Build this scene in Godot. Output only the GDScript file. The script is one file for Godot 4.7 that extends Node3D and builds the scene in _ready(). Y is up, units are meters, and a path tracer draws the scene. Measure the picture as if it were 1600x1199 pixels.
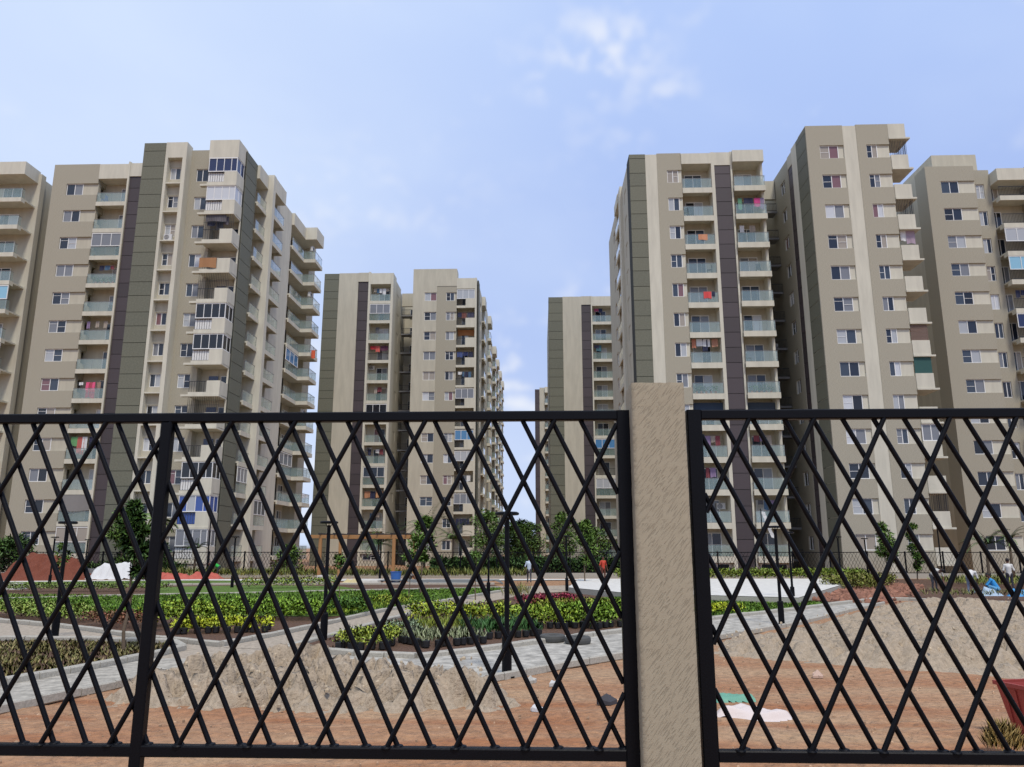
extends Node3D
# A gated estate of apartment towers seen through a black lattice fence. x right, y up, -z ahead.

var names := {}
var mats := {}
var cache := {}
var rng := RandomNumberGenerator.new()


# ---------------------------------------------------------------- mesh builder
class MB:
	var v := PackedVector3Array()
	var n := PackedVector3Array()
	var c := PackedColorArray()
	var idx := PackedInt32Array()
	var col := Color(1, 1, 1)

	func tri_ids(a: int, b: int, d: int) -> void:
		idx.append(a); idx.append(d); idx.append(b)

	func quad(a: Vector3, b: Vector3, d: Vector3, e: Vector3) -> void:
		var nn := (b - a).cross(e - a)
		if nn.length_squared() < 1e-14:
			nn = (d - b).cross(a - b)
		nn = nn.normalized()
		var s := v.size()
		v.append(a); v.append(b); v.append(d); v.append(e)
		for i in 4:
			n.append(nn); c.append(col)
		tri_ids(s, s + 1, s + 2); tri_ids(s, s + 2, s + 3)

	func tri(a: Vector3, b: Vector3, d: Vector3) -> void:
		var nn := (b - a).cross(d - a).normalized()
		var s := v.size()
		v.append(a); v.append(b); v.append(d)
		for i in 3:
			n.append(nn); c.append(col)
		tri_ids(s, s + 1, s + 2)

	func box(x0: float, x1: float, y0: float, y1: float, z0: float, z1: float, xf := Transform3D()) -> void:
		var p := []
		for k in 8:
			p.append(xf * Vector3(x1 if k & 1 else x0, y1 if k & 2 else y0, z1 if k & 4 else z0))
		quad(p[4], p[5], p[7], p[6])
		quad(p[1], p[0], p[2], p[3])
		quad(p[5], p[1], p[3], p[7])
		quad(p[0], p[4], p[6], p[2])
		quad(p[6], p[7], p[3], p[2])
		quad(p[0], p[1], p[5], p[4])

	# a box with its long edges chamfered; xf places it, it runs along y
	func bevel_bar(w: float, d: float, h: float, b: float, xf := Transform3D()) -> void:
		var ring := [Vector2(-w + b, d), Vector2(w - b, d), Vector2(w, d - b), Vector2(w, -d + b), Vector2(w - b, -d), Vector2(-w + b, -d), Vector2(-w, -d + b), Vector2(-w, d - b)]
		for i in 8:
			var p: Vector2 = ring[i]
			var q: Vector2 = ring[(i + 1) % 8]
			quad(xf * Vector3(p.x, 0, p.y), xf * Vector3(q.x, 0, q.y), xf * Vector3(q.x, h, q.y), xf * Vector3(p.x, h, p.y))
		for i in range(1, 7):
			var a: Vector2 = ring[0]
			var p: Vector2 = ring[i]
			var q: Vector2 = ring[i + 1]
			tri(xf * Vector3(a.x, h, a.y), xf * Vector3(p.x, h, p.y), xf * Vector3(q.x, h, q.y))
			tri(xf * Vector3(a.x, 0, a.y), xf * Vector3(q.x, 0, q.y), xf * Vector3(p.x, 0, p.y))

	func tube(p: Vector3, q: Vector3, r0: float, r1: float, sides := 8, caps := true) -> void:
		var ax := (q - p).normalized()
		var u := ax.cross(Vector3(0.31, 0.2, 0.93)).normalized()
		var w := ax.cross(u)
		var s := v.size()
		for i in sides:
			var a := TAU * i / sides
			var d := u * cos(a) + w * sin(a)
			v.append(p + d * r0); v.append(q + d * r1)
			n.append(d); n.append(d); c.append(col); c.append(col)
		for i in sides:
			var a := s + 2 * i
			var b := s + 2 * ((i + 1) % sides)
			tri_ids(a, b, b + 1); tri_ids(a, b + 1, a + 1)
		if caps:
			for i in range(1, sides - 1):
				var k := v.size()
				for j in [0, i, i + 1]:
					v.append(v[s + 2 * j + 1]); n.append(ax); c.append(col)
				tri_ids(k, k + 1, k + 2)
				k = v.size()
				for j in [0, i + 1, i]:
					v.append(v[s + 2 * j]); n.append(-ax); c.append(col)
				tri_ids(k, k + 1, k + 2)

	# turned shape: profile of (radius, height)
	func lathe(at: Vector3, prof: Array, sides := 16) -> void:
		for k in prof.size() - 1:
			var a: Vector2 = prof[k]
			var b: Vector2 = prof[k + 1]
			var slope := Vector2(b.y - a.y, a.x - b.x).normalized()
			var s := v.size()
			for i in sides + 1:
				var t := TAU * i / sides
				var d := Vector3(cos(t), 0, -sin(t))
				v.append(at + d * a.x + Vector3(0, a.y, 0)); v.append(at + d * b.x + Vector3(0, b.y, 0))
				var nn := (d * slope.x + Vector3(0, slope.y, 0)).normalized()
				n.append(nn); n.append(nn); c.append(col); c.append(col)
			for i in sides:
				var q := s + 2 * i
				tri_ids(q, q + 2, q + 3); tri_ids(q, q + 3, q + 1)

	# one folded leaf
	func leaf(p: Vector3, dir: Vector3, side: Vector3, l: float, w: float) -> void:
		var nn := dir.cross(side).normalized()
		if nn.y < 0:
			nn = -nn
		var s := v.size()
		var m := p + dir * l * 0.45
		v.append(p); v.append(m + side * w - nn * w * 0.25); v.append(p + dir * l); v.append(m - side * w - nn * w * 0.25)
		for i in 4:
			n.append(nn); c.append(col)
		tri_ids(s, s + 1, s + 2); tri_ids(s, s + 2, s + 3)

	func mesh() -> ArrayMesh:
		var a := []
		a.resize(Mesh.ARRAY_MAX)
		a[Mesh.ARRAY_VERTEX] = v
		a[Mesh.ARRAY_NORMAL] = n
		a[Mesh.ARRAY_COLOR] = c
		a[Mesh.ARRAY_INDEX] = idx
		var m := ArrayMesh.new()
		if v.size():
			m.add_surface_from_arrays(Mesh.PRIMITIVE_TRIANGLES, a)
		return m


# ---------------------------------------------------------------- naming
func numbered(parent: Node, called: String) -> String:
	var key := str(parent.get_instance_id()) + called
	var k: int = names.get(key, 0)
	names[key] = k + 1
	return called if k == 0 else "%s_%03d" % [called, k]

func put(called: String, mesh: Mesh, m: Material, parent: Node = self, xf := Transform3D()) -> MeshInstance3D:
	var o := MeshInstance3D.new()
	o.name = numbered(parent, called)
	o.mesh = mesh
	o.material_override = m
	parent.add_child(o, true)
	o.transform = xf
	return o

func thing(called: String, label: String, category: String, at: Vector3, group := "", turn := 0.0) -> Node3D:
	var o := Node3D.new()
	o.name = numbered(self, called)
	add_child(o, true)
	o.position = at
	o.rotation.y = turn
	return tag(o, label, category, group)

func tag(o: Node3D, label: String, category: String, group := "", kind := "") -> Node3D:
	o.set_meta("label", label)
	if category: o.set_meta("category", category)
	if group: o.set_meta("group", group)
	if kind: o.set_meta("kind", kind)
	return o

func dup(root: Node3D, at: Vector3, label: String, turn := 0.0) -> Node3D:
	var base: String = root.name
	var r: Node3D = root.duplicate()
	r.name = numbered(self, base)
	add_child(r, true)
	r.position = at
	r.rotation.y = turn
	r.set_meta("label", label)
	return r

func structure(called: String, mesh: Mesh, m: Material, label := "") -> MeshInstance3D:
	var o := put(called, mesh, m)
	o.set_meta("kind", "structure")
	if label: o.set_meta("label", label)
	return o


# ---------------------------------------------------------------- materials
func lin(r: float, g: float, b: float) -> Color:
	return Color(r, g, b).linear_to_srgb()

func mat(key: String, col := Color(1, 1, 1), rough := 0.8, tex: Texture2D = null, scale := 1.0, vertex := false) -> StandardMaterial3D:
	if mats.has(key):
		return mats[key]
	var m := StandardMaterial3D.new()
	m.resource_name = key
	m.albedo_color = col
	m.roughness = rough
	m.vertex_color_use_as_albedo = vertex
	m.cull_mode = BaseMaterial3D.CULL_DISABLED
	if tex:
		m.albedo_texture = tex
		m.uv1_triplanar = true
		m.uv1_world_triplanar = true
		m.uv1_scale = Vector3(scale, scale, scale)
	mats[key] = m
	return m

# seamless noise between two greys
func noise_tex(sd: int, freq: float, lo: float, hi: float, oct := 5, size := 512, kind := FastNoiseLite.TYPE_SIMPLEX_SMOOTH, stretch := 1) -> NoiseTexture2D:
	var f := FastNoiseLite.new()
	f.seed = sd
	f.noise_type = kind
	f.frequency = freq
	f.fractal_octaves = oct
	f.fractal_gain = 0.62
	var t := NoiseTexture2D.new()
	t.width = size
	t.height = size * stretch
	t.seamless = true
	t.noise = f
	var g := Gradient.new()
	g.set_color(0, Color(lo, lo, lo))
	g.set_color(1, Color(hi, hi, hi))
	t.color_ramp = g
	return t

func relief(m: StandardMaterial3D, sd: int, freq: float, strength: float, oct := 5) -> void:
	var f := FastNoiseLite.new()
	f.seed = sd
	f.frequency = freq
	f.fractal_octaves = oct
	f.fractal_gain = 0.6
	var t := NoiseTexture2D.new()
	t.width = 512
	t.height = 512
	t.seamless = true
	t.as_normal_map = true
	t.bump_strength = strength
	t.noise = f
	m.normal_enabled = true
	m.normal_texture = t

# diagonal scratched render: short slanting strokes, computed pixel by pixel
func stucco_image(n: int) -> Image:
	var f := FastNoiseLite.new()
	f.seed = 5
	f.frequency = 1.0
	f.fractal_octaves = 2
	var g := FastNoiseLite.new()
	g.seed = 9
	g.frequency = 1.0
	g.fractal_octaves = 2
	var im := Image.create(n, n, false, Image.FORMAT_L8)
	for y in n:
		for x in n:
			var u := x / float(n)
			var w := y / float(n)
			var k := 0.5 + 0.5 * g.get_noise_2d(u * 7.0 + 40.0, w * 7.0)
			var a := (u * 0.80 + w * 0.60) * 52.0
			var b := (w * 0.80 - u * 0.60) * 6.4
			var cut := smoothstep(-0.02 - 0.10 * k, -0.42, f.get_noise_2d(a, b))
			var pit := smoothstep(-0.30, -0.6, g.get_noise_2d(u * 95.0 + 3.0, w * 95.0))
			var s := clampf(1.0 - 0.75 * cut * (0.45 + 0.75 * k) - 0.35 * pit + 0.08 * g.get_noise_2d(u * 40.0, w * 40.0), 0.0, 1.0)
			im.set_pixel(x, y, Color(s, s, s))
	return im

func materials() -> void:
	var plaster := noise_tex(1, 0.012, 0.90, 1.0, 6)
	var streak := noise_tex(2, 0.02, 0.86, 1.0, 5)
	var fine := noise_tex(3, 0.06, 0.8, 1.0, 5)
	mat("cream", lin(0.525, 0.49, 0.39), 0.85, plaster, 0.12)
	mat("cream_light", lin(0.625, 0.595, 0.49), 0.85, plaster, 0.1)
	mat("taupe", lin(0.475, 0.437, 0.34), 0.88, noise_tex(6, 0.05, 0.77, 1.0, 6), 0.3)
	mats["taupe"].uv1_scale = Vector3(0.25, 1.1, 0.25)
	for key in ["cream", "cream_light"]:
		mats[key].albedo_texture = noise_tex(8, 0.012, 0.91, 1.0, 6)
		mats[key].uv1_scale = Vector3(0.2, 0.03, 0.2)
	for k in 3:
		mat("green%d" % k, lin(0.150 + 0.009 * k, 0.152 + 0.008 * k, 0.110 + 0.005 * k), 0.7, streak, 0.35 + 0.1 * k)
		mat("dark%d" % k, lin(0.064 + 0.008 * k, 0.05 + 0.006 * k, 0.054 + 0.007 * k), 0.6, fine, 0.5)
	mat("joint", lin(0.03, 0.032, 0.028), 0.9)
	mat("frame", lin(0.75, 0.75, 0.73), 0.45)
	mat("dark_metal", lin(0.02, 0.021, 0.025), 0.45)
	mat("grey_metal", lin(0.18, 0.18, 0.18), 0.5)
	for d in [["pane0", 0.018, 0.025, 0.042], ["pane1", 0.045, 0.06, 0.085], ["pane2", 0.40, 0.42, 0.44], ["pane3", 0.19, 0.20, 0.22], ["pane4", 0.33, 0.29, 0.24], ["pane5", 0.20, 0.10, 0.11], ["pane6", 0.55, 0.57, 0.6], ["pane7", 0.012, 0.014, 0.02], ["pane8", 0.04, 0.09, 0.32], ["pane9", 0.25, 0.48, 0.62], ["pane10", 0.02, 0.03, 0.09], ["pane11", 0.08, 0.22, 0.42]]:
		var m := mat(d[0], lin(d[1], d[2], d[3]), 0.12)
		m.metallic_specular = 0.55
	var gl := mat("glass", Color(0.72, 0.84, 0.81, 0.13), 0.06)
	gl.transparency = BaseMaterial3D.TRANSPARENCY_ALPHA
	gl.metallic_specular = 0.6
	mat("black_paint", lin(0.0045, 0.0052, 0.0085), 0.45)
	mats["black_paint"].metallic_specular = 0.28
	relief(mats["black_paint"], 71, 0.03, 1.2)
	mats["black_paint"].albedo_texture = noise_tex(72, 0.05, 0.55, 1.0, 6)
	mats["black_paint"].uv1_triplanar = true
	mats["black_paint"].uv1_scale = Vector3(6, 6, 6)
	mat("earth", Color(1, 1, 1), 0.95, noise_tex(11, 0.02, 0.76, 1.0, 7, 1024), 0.23, true)
	relief(mats["earth"], 12, 0.03, 10.0, 7)
	mat("sand", lin(0.50, 0.40, 0.285), 0.95, noise_tex(13, 0.02, 0.72, 1.0, 6, 1024), 0.4)
	relief(mats["sand"], 14, 0.035, 12.0, 7)
	mat("concrete", lin(0.57, 0.525, 0.435), 0.8, noise_tex(15, 0.015, 0.62, 1.0, 7, 1024), 0.22)
	mat("slab", lin(0.72, 0.70, 0.64), 0.8, noise_tex(15, 0.02, 0.85, 1.0, 6), 0.2)
	mat("grey_path", lin(0.60, 0.565, 0.485), 0.88, noise_tex(17, 0.012, 0.6, 1.0, 7, 1024), 0.18)
	mat("sandy_path", lin(0.50, 0.42, 0.32), 0.9, noise_tex(19, 0.02, 0.7, 1.0, 7, 1024), 0.3)
	mat("kerb", lin(0.52, 0.49, 0.415), 0.85, noise_tex(21, 0.04, 0.72, 1.0, 5), 0.9)
	mat("soil", lin(0.22, 0.115, 0.065), 0.95, noise_tex(23, 0.04, 0.5, 1.0, 6), 0.6)
	relief(mats["soil"], 24, 0.05, 12.0, 6)
	mat("lawn", lin(0.20, 0.34, 0.045), 0.95, noise_tex(25, 0.03, 0.55, 1.0, 7), 0.5)
	relief(mats["lawn"], 26, 0.1, 12.0)
	var lf := mat("leaf", Color(1, 1, 1), 0.55, null, 1.0, true)
	lf.backlight_enabled = true
	lf.backlight = Color(0.4, 0.45, 0.18)
	mat("bark", lin(0.16, 0.115, 0.075), 0.9, fine, 2.0)
	mat("bag", lin(0.012, 0.012, 0.013), 0.5)
	mat("timber", lin(0.42, 0.21, 0.075), 0.65, fine, 1.2)
	mat("tint", Color(1, 1, 1), 0.85, null, 1.0, true)
	mat("rubber", lin(0.09, 0.09, 0.085), 0.85, fine, 3.0)
	mat("white_cloth", lin(0.58, 0.58, 0.57), 0.85)
	var st := mat("stucco", lin(0.36, 0.312, 0.225), 0.92)
	var im := stucco_image(1024)
	var alb := Image.create(1024, 1024, false, Image.FORMAT_RGB8)
	for y in 1024:
		for x in 1024:
			var s := im.get_pixel(x, y).r
			var k := 0.86 + 0.14 * s
			alb.set_pixel(x, y, Color(k, k, k))
	st.albedo_texture = ImageTexture.create_from_image(alb)
	st.heightmap_enabled = true
	st.heightmap_texture = ImageTexture.create_from_image(im)
	st.heightmap_scale = 0.14
	st.uv1_triplanar = true
	st.uv1_scale = Vector3(2.0, 2.0, 2.0)

# ---------------------------------------------------------------- sky
func make_sky() -> Sky:
	var w := 1024
	var h := 512
	var im := Image.create(w, h, false, Image.FORMAT_RGBF)
	var f := FastNoiseLite.new()
	f.seed = 31
	f.frequency = 1.6
	f.fractal_octaves = 6
	f.fractal_gain = 0.55
	var g := FastNoiseLite.new()
	g.seed = 37
	g.frequency = 3.2
	g.fractal_octaves = 6
	g.fractal_gain = 0.6
	for y in h:
		var el := PI * (0.5 - (y + 0.5) / h)
		for x in w:
			var az := TAU * (x + 0.5) / w      # 0 ahead, positive to the right
			var d := Vector3(cos(el) * sin(az), sin(el), -cos(el) * cos(az))
			var up := clampf(d.y, 0.0, 1.0)
			var col := Color(0.60, 0.70, 0.93).lerp(Color(0.405, 0.535, 0.90), smoothstep(0.0, 0.30, up))
			col = col.lerp(Color(0.465, 0.61, 0.965), smoothstep(0.35, 0.62, up))
			# thin veil, whiter towards the left of the view, in broad soft bands
			var veil := 0.5 + 0.5 * f.get_noise_3d(d.x * 1.1 + d.y * 0.8, d.y * 2.2, d.z)
			var k := clampf(smoothstep(0.35, 0.85, veil) * 0.22 + smoothstep(0.25, -0.55, d.x) * 0.72, 0.0, 0.8)
			col = col.lerp(Color(0.70, 0.82, 1.03), k)
			# torn wisps and a few low heaps
			var q := g.get_noise_3d(d.x * 2.2, d.y * 4.5, d.z * 2.2)
			var wisp := smoothstep(0.30, 0.7, q) * 0.4
			var low := smoothstep(0.2, 0.5, q + 0.08) * smoothstep(0.36, 0.16, up) * 0.7
			col = col.lerp(Color(0.83, 0.88, 0.98), clampf(wisp * 0.7 + low, 0.0, 0.85))
			# single clouds: azimuth, elevation, half width, half height, brightness
			var turn := rad_to_deg(wrapf(az, -PI, PI))
			var high := rad_to_deg(el)
			for b in [[5.5, 35.4, 4.2, 2.6, 0.75], [2.0, 33.5, 3.0, 1.5, 0.35], [10.5, 32.3, 2.5, 1.3, 0.4], [6.0, 28.5, 4.0, 3.0, 0.22], [5.2, 18.6, 2.4, 1.6, 1.0], [-2.2, 13.6, 2.6, 2.2, 0.75], [-2.6, 11.0, 3.5, 1.2, 0.6], [27.0, 37.0, 1.0, 0.7, 0.4], [-14.0, 25.0, 9.0, 3.0, 0.3]]:
				var far := pow((turn - b[0]) / b[2], 2) + pow((high - b[1]) / b[3], 2)
				if far < 6.0:
					col = col.lerp(Color(0.93, 0.95, 1.0), clampf(exp(-far) * smoothstep(-0.1, 0.75, q * 1.5 + 1.1 * g.get_noise_3d(d.x * 9.0, d.y * 16.0, d.z * 9.0)) * b[4], 0.0, 0.9))
			if d.y < 0.0:
				col = Color(0.60, 0.70, 0.93).lerp(Color(0.25, 0.2, 0.15), smoothstep(0.0, -0.08, d.y))
			im.set_pixel(x, y, col)
	var m := PanoramaSkyMaterial.new()
	m.panorama = ImageTexture.create_from_image(im)
	var s := Sky.new()
	s.sky_material = m
	return s


func _ready() -> void:
	rng.seed = 2024
	var cam := Camera3D.new()
	cam.name = "camera"
	cam.position = Vector3(0, 2.4, 0)
	cam.rotation = Vector3(deg_to_rad(12.1), deg_to_rad(2.0), 0)
	cam.fov = rad_to_deg(2.0 * atan(599.5 / 1200.0))
	cam.near = 0.1
	cam.far = 6000.0
	add_child(cam)
	var env := Environment.new()
	env.background_mode = Environment.BG_SKY
	env.sky = make_sky()
	env.background_energy_multiplier = 0.57
	env.tonemap_mode = Environment.TONE_MAPPER_LINEAR
	env.tonemap_exposure = 1.75
	env.sdfgi_enabled = true
	env.ssao_enabled = true
	env.ssil_enabled = true
	var we := WorldEnvironment.new()
	we.name = "world"
	we.environment = env
	add_child(we)
	var sun := DirectionalLight3D.new()
	sun.name = "sun"
	sun.light_energy = 0.5
	sun.light_angular_distance = 10.0
	sun.light_color = Color(1.0, 0.965, 0.91)
	sun.shadow_enabled = true
	add_child(sun)
	sun.look_at_from_position(Vector3(15, 68, 38), Vector3.ZERO)
	materials()
	ground()
	towers()
	garden()
	trees()
	people()
	front_fence()
	clutter()


# ---------------------------------------------------------------- ground and garden floor
func flat(pts: Array, y: float) -> ArrayMesh:
	var p2 := PackedVector2Array()
	for p in pts:
		p2.append(Vector2(p[0], p[1]))
	var t := Geometry2D.triangulate_polygon(p2)
	var mb := MB.new()
	for i in range(0, t.size(), 3):
		var a := p2[t[i]]
		var b := p2[t[i + 1]]
		var d := p2[t[i + 2]]
		if (b - a).cross(d - a) < 0:
			var s := b
			b = d
			d = s
		mb.tri(Vector3(a.x, y, -a.y), Vector3(b.x, y, -b.y), Vector3(d.x, y, -d.y))
	return mb.mesh()

# loose heap or spread inside an outline, height fading to its rim
func heap(pts: Array, cell: float, rim: float, height: Callable, base := -0.03) -> ArrayMesh:
	var p2 := PackedVector2Array()
	for p in pts:
		p2.append(Vector2(p[0], p[1]))
	var lo := p2[0]
	var hi := p2[0]
	for p in p2:
		lo = lo.min(p)
		hi = hi.max(p)
	var nx := int((hi.x - lo.x) / cell) + 1
	var ny := int((hi.y - lo.y) / cell) + 1
	var uneven := fbm(97, 1.4, 3)
	var h := PackedFloat32Array()
	h.resize((nx + 1) * (ny + 1))
	for j in ny + 1:
		for i in nx + 1:
			var p := lo + Vector2(i, j) * cell
			var d := 1e9
			for k in p2.size():
				d = minf(d, p.distance_to(Geometry2D.get_closest_point_to_segment(p, p2[k], p2[(k + 1) % p2.size()])))
			var inside := Geometry2D.is_point_in_polygon(p, p2)
			h[j * (nx + 1) + i] = (base + smoothstep(0.0, rim, d + uneven.get_noise_2dv(p) * minf(rim * 0.5, 0.3)) * (height.call(p) - base)) if inside else -1.0
	var mb := MB.new()
	var ids := {}
	for j in ny:
		for i in nx:
			var q := [j * (nx + 1) + i, j * (nx + 1) + i + 1, (j + 1) * (nx + 1) + i + 1, (j + 1) * (nx + 1) + i]
			if h[q[0]] < -0.5 or h[q[1]] < -0.5 or h[q[2]] < -0.5 or h[q[3]] < -0.5:
				continue
			var at := []
			for e in q:
				if not ids.has(e):
					ids[e] = mb.v.size()
					var gx: int = e % (nx + 1)
					var gy: int = e / (nx + 1)
					var l := h[e - 1] if gx > 0 and h[e - 1] > -0.5 else h[e]
					var r := h[e + 1] if gx < nx and h[e + 1] > -0.5 else h[e]
					var b := h[e - nx - 1] if gy > 0 and h[e - nx - 1] > -0.5 else h[e]
					var f := h[e + nx + 1] if gy < ny and h[e + nx + 1] > -0.5 else h[e]
					var p := lo + Vector2(gx, gy) * cell
					mb.v.append(Vector3(p.x, h[e], -p.y))
					mb.n.append(Vector3((l - r) / (2 * cell), 1, (f - b) / (2 * cell)).normalized())
					mb.c.append(Color(1, 1, 1))
				at.append(ids[e])
			mb.tri_ids(at[0], at[1], at[2])
			mb.tri_ids(at[0], at[2], at[3])
	return mb.mesh()

func fbm(sd: int, freq: float, oct := 4) -> FastNoiseLite:
	var f := FastNoiseLite.new()
	f.seed = sd
	f.frequency = freq
	f.fractal_octaves = oct
	f.fractal_gain = 0.55
	return f

func ground() -> void:
	var xs := []
	var zs := []
	for k in [-2500, -900, -350, -160, -100, -70, -50, -38]:
		xs.append(float(k))
	var x := -30.0
	while x < 30.0:
		xs.append(x)
		x += 0.25 if absf(x) < 12.0 else 0.8
	for k in [34, 44, 60, 90, 150, 350, 900, 2500]:
		xs.append(float(k))
	for k in [-900, -200, -60, -20, -8, -2, 0]:
		zs.append(float(k))
	zs.append_array([1.0, 2.0, 2.8, 3.34, 3.46, 4.0, 5.0, 6.0, 7.0, 8.0])
	var z := 8.5
	while z < 70.0:
		zs.append(z)
		z += 0.16 if z < 20.0 else (0.5 if z < 36.0 else 1.5)
	for k in [80, 100, 130, 200, 350, 700, 1500, 4000]:
		zs.append(float(k))
	var a := fbm(41, 0.35, 5)
	var b := fbm(43, 0.09, 4)
	var e := fbm(45, 1.3, 3)
	var mb := MB.new()
	for d in zs:
		for xx in xs:
			var y := 0.0
			if d <= 3.4:
				y = 0.8
			elif d > 8.0 and d < 24.0:
				# wheel ruts run across the bare earth inside the fence
				var rut := sin((d + 0.25 * a.get_noise_2d(xx * 0.5, 3.0)) * 5.2) * 0.014 * smoothstep(13.6, 12.2, d)
				y = -0.04 + 0.045 * a.get_noise_2d(xx, d) * smoothstep(24.0, 14.0, d) + 0.014 * e.get_noise_2d(xx * 2.0, d * 2.0) + rut
			mb.v.append(Vector3(xx, y, -d))
			mb.n.append(Vector3.UP)
			var k := clampf(0.5 + 1.1 * b.get_noise_2d(xx * 1.6, d * 4.0) + 0.5 * a.get_noise_2d(xx, d * 3.0) + 0.10 * (xx - 0.0) / 6.0, 0.0, 1.0)
			if d > 9.0 and d < 13.4:
				k -= 0.75 * smoothstep(0.35, 1.0, sin((d + 0.25 * a.get_noise_2d(xx * 0.5, 3.0)) * 5.2 + 3.0)) * smoothstep(-0.1, 0.25, b.get_noise_2d(xx * 2.5, 7.0) + 0.15)
				k = maxf(k, -0.25)
			if d > 24.0:
				k = 0.45
			mb.c.append(Color(0.42, 0.20, 0.095).lerp(Color(0.50, 0.315, 0.18), k))
	var nx := xs.size()
	for j in zs.size() - 1:
		for i in nx - 1:
			var q := j * nx + i
			mb.tri_ids(q, q + 1, q + nx + 1)
			mb.tri_ids(q, q + nx + 1, q + nx)
	# normals from the relief
	for j in range(1, zs.size() - 1):
		for i in range(1, nx - 1):
			var q := j * nx + i
			if zs[j] > 8.0:
				var du := mb.v[q + 1] - mb.v[q - 1]
				var dv := mb.v[q + nx] - mb.v[q - nx]
				mb.n[q] = du.cross(dv).normalized()
	structure("ground", mb.mesh(), mats["earth"])

# kerb of separate stones along a polyline (x, distance)
func kerb(label: String, pts: Array, tall := 0.15, wide := 0.16, long := 0.62, painted := -1.0) -> void:
	var o := thing("kerb", label, "kerb", Vector3(pts[0][0], 0, -pts[0][1]))
	for i in pts.size() - 1:
		var a := Vector3(pts[i][0], 0, -pts[i][1])
		var b := Vector3(pts[i + 1][0], 0, -pts[i + 1][1])
		var l := a.distance_to(b)
		var far := (a + b).length() * 0.5
		var step := long if far < 32.0 else long * 2.0
		var n := maxi(1, int(round(l / step)))
		for k in n:
			var key := "kerb%.2f_%.2f_%.2f_%d" % [l / n, tall, wide, k % 3]
			if not cache.has(key):
				var mb := MB.new()
				var t := l / n - 0.018
				var j := 0.004 * ((k % 3) - 1)
				mb.bevel_bar(tall * 0.5 + 0.02 + j, wide * 0.5, t, 0.022, Transform3D(Basis(Vector3(0, 1, 0), Vector3(0, 0, 1), Vector3(1, 0, 0)), Vector3.ZERO))
				cache[key] = mb.mesh()
			var p := a.lerp(b, (k + 0.01) / n)
			var xf := Transform3D(Basis.looking_at(-(b - a).normalized(), Vector3.UP), p - o.position + Vector3(0, tall * 0.5 - 0.02 + rng.randf_range(-0.008, 0.008), 0))
			xf.basis = xf.basis * Basis(Vector3.UP, rng.randf_range(-0.015, 0.015))
			put("kerb_stone", cache[key], mats["kerb"], o, xf)

func sheet(called: String, pts: Array, y: float, m: String) -> void:
	structure(called, flat(pts, y), mats[m])

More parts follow.
